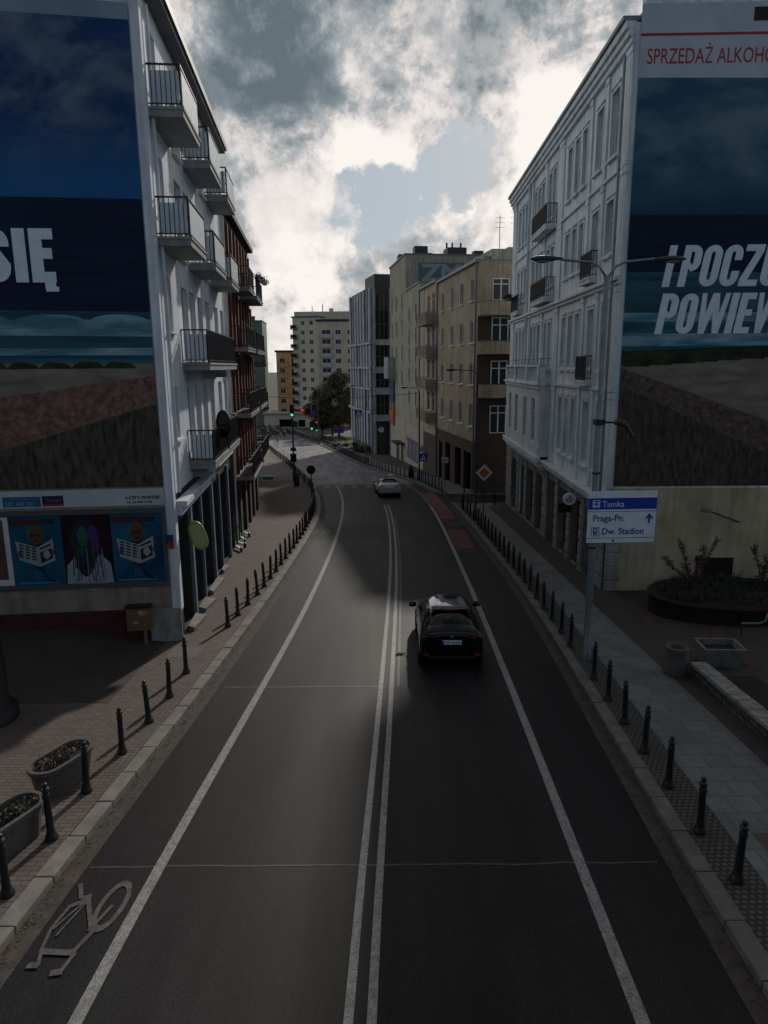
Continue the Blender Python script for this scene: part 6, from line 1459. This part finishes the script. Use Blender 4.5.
    for d in (-1, 1):
        mb = MB(); pts = [(d*k*.42, .905), (d*k*.62, .875), (d*k*.90, .835), (d*k*.935, .90), (d*k*.86, .965), (d*k*.6, .945)]
        ybk = lambda x: .015+.20*(abs(x)/k)**5 - .065
        vsf = [(x, ybk(x), z) for x, z in pts]; vsb = [(x, ybk(x)+.12, z) for x, z in pts]; n = len(pts)
        fs = [tuple(range(n)), tuple(range(n, 2*n))[::-1]] + [((i+1)%n, i, n+i, n+(i+1)%n) for i in range(n)]
        if d < 0: fs = [f[::-1] for f in fs]
        mb.add(vsf+vsb, fs); mb.build('tail_light', tl, t)
        mb = MB(); mb.box(d*k*.70, d*k*.86, -.02, .06, .37, .42); mb.build('reflector', M['red'], t)
        mb = MB(); mb.lathe([(.03, -.02), (.10, .0), (.11, .06), (.08, .13), (.02, .15)], (d*(k+.10), 3.02*sc_, .95), 10, sx=1.1, sy=.55); mi_ = mb.build('wing_mirror', paint, t)
        mb = MB(); mb.bar((d*(k-.06), 3.05*sc_, .97), (d*(k+.05), 3.02*sc_, 1.0), .04); mb.build('mirror_arm', M['black'], mi_)
        mb = MB(); mb.box(d*k*.98, d*(k*.98+.03), 1.35*sc_, 1.55*sc_, .80, .83); mb.box(d*k*.98, d*(k*.98+.03), 2.4*sc_, 2.6*sc_, .79, .82); mb.build('door_handle', paint, t)
    mb = MB(); mb.box(-.26, .26, -.035, -.012, .685, .80); pl = mb.build('number_plate', flat('plate_white_'+name, (.80, .82, .84), .4), t, bevel=.003)
    mb = MB(); mb.box(-.26, -.21, -.038, -.0355, .688, .797); mb.build('plate_strip', M['blue'], pl)
    text('plate_number', 'WE 5N029' if 'black' in label else 'WX 4471K', .075, pl, (-.195, -.0375, .705), M['black'], bold=.02, xs=.92)
    mb = MB(); mb.disc((0, .90), .045, -.005, .03, n=16, sz=.8); mb.build('badge', M['steel'], t)
    mb = MB(); mb.box(-k*.74, k*.74, -.012, .12, .27, .36); mb.build('bumper_insert', M['black'], t, bevel=.02)
    mb = MB(); mb.prism([(-k*.66, 1.41*hs), (k*.66, 1.41*hs), (k*.60, 1.455*hs), (-k*.60, 1.455*hs)], .56, .86); sp_ = mb.build('spoiler', paint, t, bevel=.02)
    mb = MB(); mb.box(-.16, .16, .55, .56, 1.42*hs, 1.435*hs); mb.build('brake_light', M['red'], sp_)
    return t
pk = carpaint('black_car_paint', (.003, .003, .005), rough=.15); pg = carpaint('silver_car_paint', (.45, .48, .52), .3)
c1 = car('passenger_car', 'black car with a reflective glass roof seen from behind in the right lane', 1.80, 17.5, 1.0, pk, w=1.78, l=4.1, h=1.5, roofm=mat('mirror_roof_glass', (.22, .25, .29), .05, .05, 2, metal=.6))
mb = MB(); mb.lathe([(.14, 0), (.17, .04), (.15, .1), (.05, .13)], (.10, 1.75, 1.475), 16, sx=1.15, sy=.7); mb.build('roof_antenna', M['black'], c1)
c2 = car('passenger_car', 'silver car with a pale roof plate driving away at the bend', .5, 54.3, -6, pg, roofm=mat('pale_blue_roof_glass', (.06, .14, .18), .1, .2, 2, spec=.8))
mb = MB(); mb.lathe([(.20, 0), (.24, .05), (.2, .16), (.05, .2)], (.35, 2.4, 1.46), 16, sx=1.2, sy=.8); mb.build('roof_sign', M['white'], c2)
for i, (x, y, az, m_, lb) in enumerate(((-27.5, 168, -14, pk, 'dark parked car at the far left beyond the crossing'), (-30.2, 178, -14, pg, 'silver parked car farthest left beyond the crossing'), (-33.0, 190, -14, carpaint('white_car_paint', (.5, .52, .53)), 'white parked car before the low shop building'))):
    z_ = .11; car('parked_car', lb, x-4.5, y, az, m_, dz=z_)

# ------------------------------------------------------------------ sky, sun, camera
SUN_AZ, SUN_EL = R(14.5), R(27)
w = bpy.data.worlds.new('World'); S.world = w; w.use_nodes = True; n = w.node_tree.nodes; l = w.node_tree.links; n.clear()
out = n.new('ShaderNodeOutputWorld'); bg = n.new('ShaderNodeBackground'); l.new(bg.outputs[0], out.inputs[0])
sky = n.new('ShaderNodeTexSky'); sky.sky_type = 'NISHITA'; sky.sun_disc = False; sky.sun_elevation = SUN_EL; sky.sun_rotation = SUN_AZ
tc = n.new('ShaderNodeTexCoord')
def math_(op, a, b=None, c=None):
    m = n.new('ShaderNodeMath'); m.operation = op
    for i, v in enumerate((a, b, c)):
        if v is None: continue
        if isinstance(v, (int, float)): m.inputs[i].default_value = v
        else: l.new(v, m.inputs[i])
    return m.outputs[0]
sp = n.new('ShaderNodeSeparateXYZ'); l.new(tc.outputs['Generated'], sp.inputs[0])
den = math_('ADD', math_('MAXIMUM', sp.outputs['Z'], .0), .22)
cb = n.new('ShaderNodeCombineXYZ'); l.new(math_('DIVIDE', sp.outputs['X'], den), cb.inputs[0]); l.new(math_('DIVIDE', sp.outputs['Y'], den), cb.inputs[1])
def cloudn(scale, det, off, dist=.3, rough=.6, src=None):
    mp = n.new('ShaderNodeMapping'); mp.inputs['Location'].default_value = off; l.new(src or cb.outputs[0], mp.inputs['Vector'])
    t = n.new('ShaderNodeTexNoise'); t.inputs['Scale'].default_value = scale; t.inputs['Detail'].default_value = det; t.inputs['Roughness'].default_value = rough; t.inputs['Distortion'].default_value = dist
    l.new(mp.outputs[0], t.inputs['Vector']); return t.outputs['Fac']
# direction jittered by noise, so cloud masses have ragged outlines
jn = n.new('ShaderNodeTexNoise'); jn.inputs['Scale'].default_value = 7; jn.inputs['Detail'].default_value = 9; jn.inputs['Roughness'].default_value = .62; l.new(tc.outputs['Generated'], jn.inputs['Vector'])
js = n.new('ShaderNodeVectorMath'); js.operation = 'SUBTRACT'; l.new(jn.outputs['Color'], js.inputs[0]); js.inputs[1].default_value = (.5, .5, .5)
jm = n.new('ShaderNodeVectorMath'); jm.operation = 'SCALE'; l.new(js.outputs[0], jm.inputs[0]); jm.inputs['Scale'].default_value = .30
ja = n.new('ShaderNodeVectorMath'); ja.operation = 'ADD'; l.new(tc.outputs['Generated'], ja.inputs[0]); l.new(jm.outputs[0], ja.inputs[1])
jd = n.new('ShaderNodeVectorMath'); jd.operation = 'NORMALIZE'; l.new(ja.outputs[0], jd.inputs[0])
def blobd(v, rad, src=None):
    v = Vector(v).normalized(); d = n.new('ShaderNodeVectorMath'); d.operation = 'DOT_PRODUCT'; l.new(src or jd.outputs[0], d.inputs[0]); d.inputs[1].default_value = v
    mr = n.new('ShaderNodeMapRange'); mr.interpolation_type = 'SMOOTHSTEP'; mr.inputs['From Min'].default_value = math.cos(R(rad)); mr.inputs['From Max'].default_value = math.cos(R(rad*.35))
    l.new(d.outputs['Value'], mr.inputs['Value']); return mr.outputs['Result']
def add(*a):
    r = a[0]
    for q in a[1:]: r = math_('ADD', r, q)
    return r
def k(a, f): return math_('MULTIPLY', a, f)
fine = cloudn(3.2, 12, (7.7, 1.3, 3), .3, .66); big = cloudn(1.5, 9, (2.3, 5.1, 0), .4, .6)
puff = cloudn(9, 12, (1.1, 3.3, 5), .15, .68, tc.outputs['Generated']); puff2 = cloudn(4.5, 9, (4.1, 8.3, 2), .4, .6, tc.outputs['Generated'])
# coverage: mostly cloud with a ragged pale blue opening in the middle
gap = add(k(blobd((.10, .965, .255), 5.5), 1.0), k(blobd((.05, .97, .215), 5.5), 1.0), k(blobd((-.03, .98, .19), 4.5), .95), k(blobd((-.22, .97, .07), 6), .6))
cov = math_('SUBTRACT', add(k(fine, .55), k(puff, .75), k(puff2, .35), -.18), k(gap, .33))
cr = n.new('ShaderNodeValToRGB'); cr.color_ramp.elements[0].position = .30; cr.color_ramp.elements[1].position = .52; l.new(cov, cr.inputs['Fac'])
drk = add(k(blobd((-.11, .905, .405), 8.5), .36), k(blobd((.15, .90, .415), 7.5), .50), k(blobd((-.2, .93, .30), 6), .22), k(blobd((-.10, .96, .21), 5), .16))
lit = add(k(blobd((.27, .91, .31), 10), .40), k(blobd((.02, .96, .27), 14), .06), k(blobd((.02, .98, .14), 12), .12))
ms = n.new('ShaderNodeMapRange'); ms.interpolation_type = 'SMOOTHSTEP'; ms.inputs['From Min'].default_value = .44; ms.inputs['From Max'].default_value = .56; l.new(add(k(puff2, .62), k(puff, .38)), ms.inputs['Value'])
b = add(k(math_('SUBTRACT', ms.outputs['Result'], .5), .42), k(math_('SUBTRACT', puff2, .5), .7), k(math_('SUBTRACT', puff, .5), 1.25), k(math_('SUBTRACT', big, .5), .6), .60, lit)
b = add(k(math_('SUBTRACT', b, drk), .84), .14)
c2_ = n.new('ShaderNodeValToRGB'); e = c2_.color_ramp.elements; e[0].position = 0.05; e[0].color = (.13, .165, .19, 1); e[1].position = 1.0; e[1].color = (.96, .92, .86, 1)
x = c2_.color_ramp.elements.new(.30); x.color = (.225, .27, .295, 1); x = c2_.color_ramp.elements.new(.55); x.color = (.44, .455, .465, 1); x = c2_.color_ramp.elements.new(.78); x.color = (.78, .73, .71, 1)
l.new(b, c2_.inputs['Fac'])
sk = n.new('ShaderNodeMix'); sk.data_type = 'RGBA'; sk.blend_type = 'MULTIPLY'; sk.inputs['Factor'].default_value = 1; l.new(sky.outputs[0], sk.inputs['A']); sk.inputs['B'].default_value = (.06, .06, .06, 1)
sk2 = n.new('ShaderNodeMix'); sk2.data_type = 'RGBA'; sk2.inputs['Factor'].default_value = .85; l.new(sk.outputs['Result'], sk2.inputs['A']); sk2.inputs['B'].default_value = (.42, .485, .545, 1)
mx = n.new('ShaderNodeMix'); mx.data_type = 'RGBA'; l.new(cr.outputs['Color'], mx.inputs['Factor']); l.new(sk2.outputs['Result'], mx.inputs['A']); l.new(c2_.outputs['Color'], mx.inputs['B'])
ft = n.new('ShaderNodeMapRange'); ft.interpolation_type = 'SMOOTHSTEP'; ft.inputs['From Min'].default_value = -.3; ft.inputs['From Max'].default_value = .62
ft.inputs['To Min'].default_value = 0; ft.inputs['To Max'].default_value = 1; l.new(sp.outputs['Y'], ft.inputs['Value'])      # unseen sky dimmed behind to darken gables and ground; overhead cloud is thick
m9 = n.new('ShaderNodeMix'); m9.data_type = 'RGBA'; m9.blend_type = 'MULTIPLY'; m9.inputs['Factor'].default_value = 1; l.new(mx.outputs['Result'], m9.inputs['A']); fr = n.new('ShaderNodeValToRGB'); l.new(math_('ADD', math_('MULTIPLY', sp.outputs['Y'], .5), .5), fr.inputs['Fac']); e = fr.color_ramp.elements
e[0].position = .30; e[0].color = (.23, .29, .36, 1); e[1].position = .92; e[1].color = (.625, .625, .625, 1); q_ = e.new(.50); q_.color = (.46, .54, .62, 1); q_ = e.new(.68); q_.color = (1.25, 1.25, 1.25, 1); q_ = e.new(.82); q_.color = (.95, .94, .92, 1)  # side bands of unseen sky brightened to light the facades
zr = n.new('ShaderNodeMapRange'); zr.interpolation_type = 'SMOOTHSTEP'; zr.inputs['From Min'].default_value = .38; zr.inputs['From Max'].default_value = .62; zr.inputs['To Min'].default_value = 1; zr.inputs['To Max'].default_value = .40; l.new(sp.outputs['Z'], zr.inputs['Value'])
zm = n.new('ShaderNodeVectorMath'); zm.operation = 'SCALE'; l.new(fr.outputs['Color'], zm.inputs[0]); l.new(zr.outputs['Result'], zm.inputs['Scale']); l.new(zm.outputs[0], m9.inputs['B'])
l.new(m9.outputs['Result'], bg.inputs['Color']); bg.inputs['Strength'].default_value = 1.6
sd = bpy.data.lights.new('sun', 'SUN'); sd.energy = 2.4; sd.angle = R(2.0); sd.color = (1, .92, .82); so = bpy.data.objects.new('sun', sd); C.objects.link(so)
dv = Vector((math.sin(SUN_AZ)*math.cos(SUN_EL), math.cos(SUN_AZ)*math.cos(SUN_EL), math.sin(SUN_EL))); so.rotation_euler = dv.to_track_quat('Z', 'Y').to_euler()
cam = bpy.data.cameras.new('camera'); co = bpy.data.objects.new('camera', cam); C.objects.link(co); S.camera = co
cam.sensor_fit = 'VERTICAL'; cam.sensor_height = 36; cam.lens = 692/1024*36; cam.clip_end = 5000; cam.clip_start = .05
co.matrix_world = Matrix.Translation((0, 0, CAMZ)) @ Matrix.Rotation(R(90-11.9), 4, 'X') @ Matrix.Rotation(R(-.47), 4, 'Z')
S.view_settings.view_transform = 'Standard'; S.view_settings.look = 'None'; S.view_settings.exposure = 0; S.view_settings.gamma = 1
S.render.engine = 'CYCLES'; S.cycles.max_bounces = 6; S.cycles.use_denoising = True
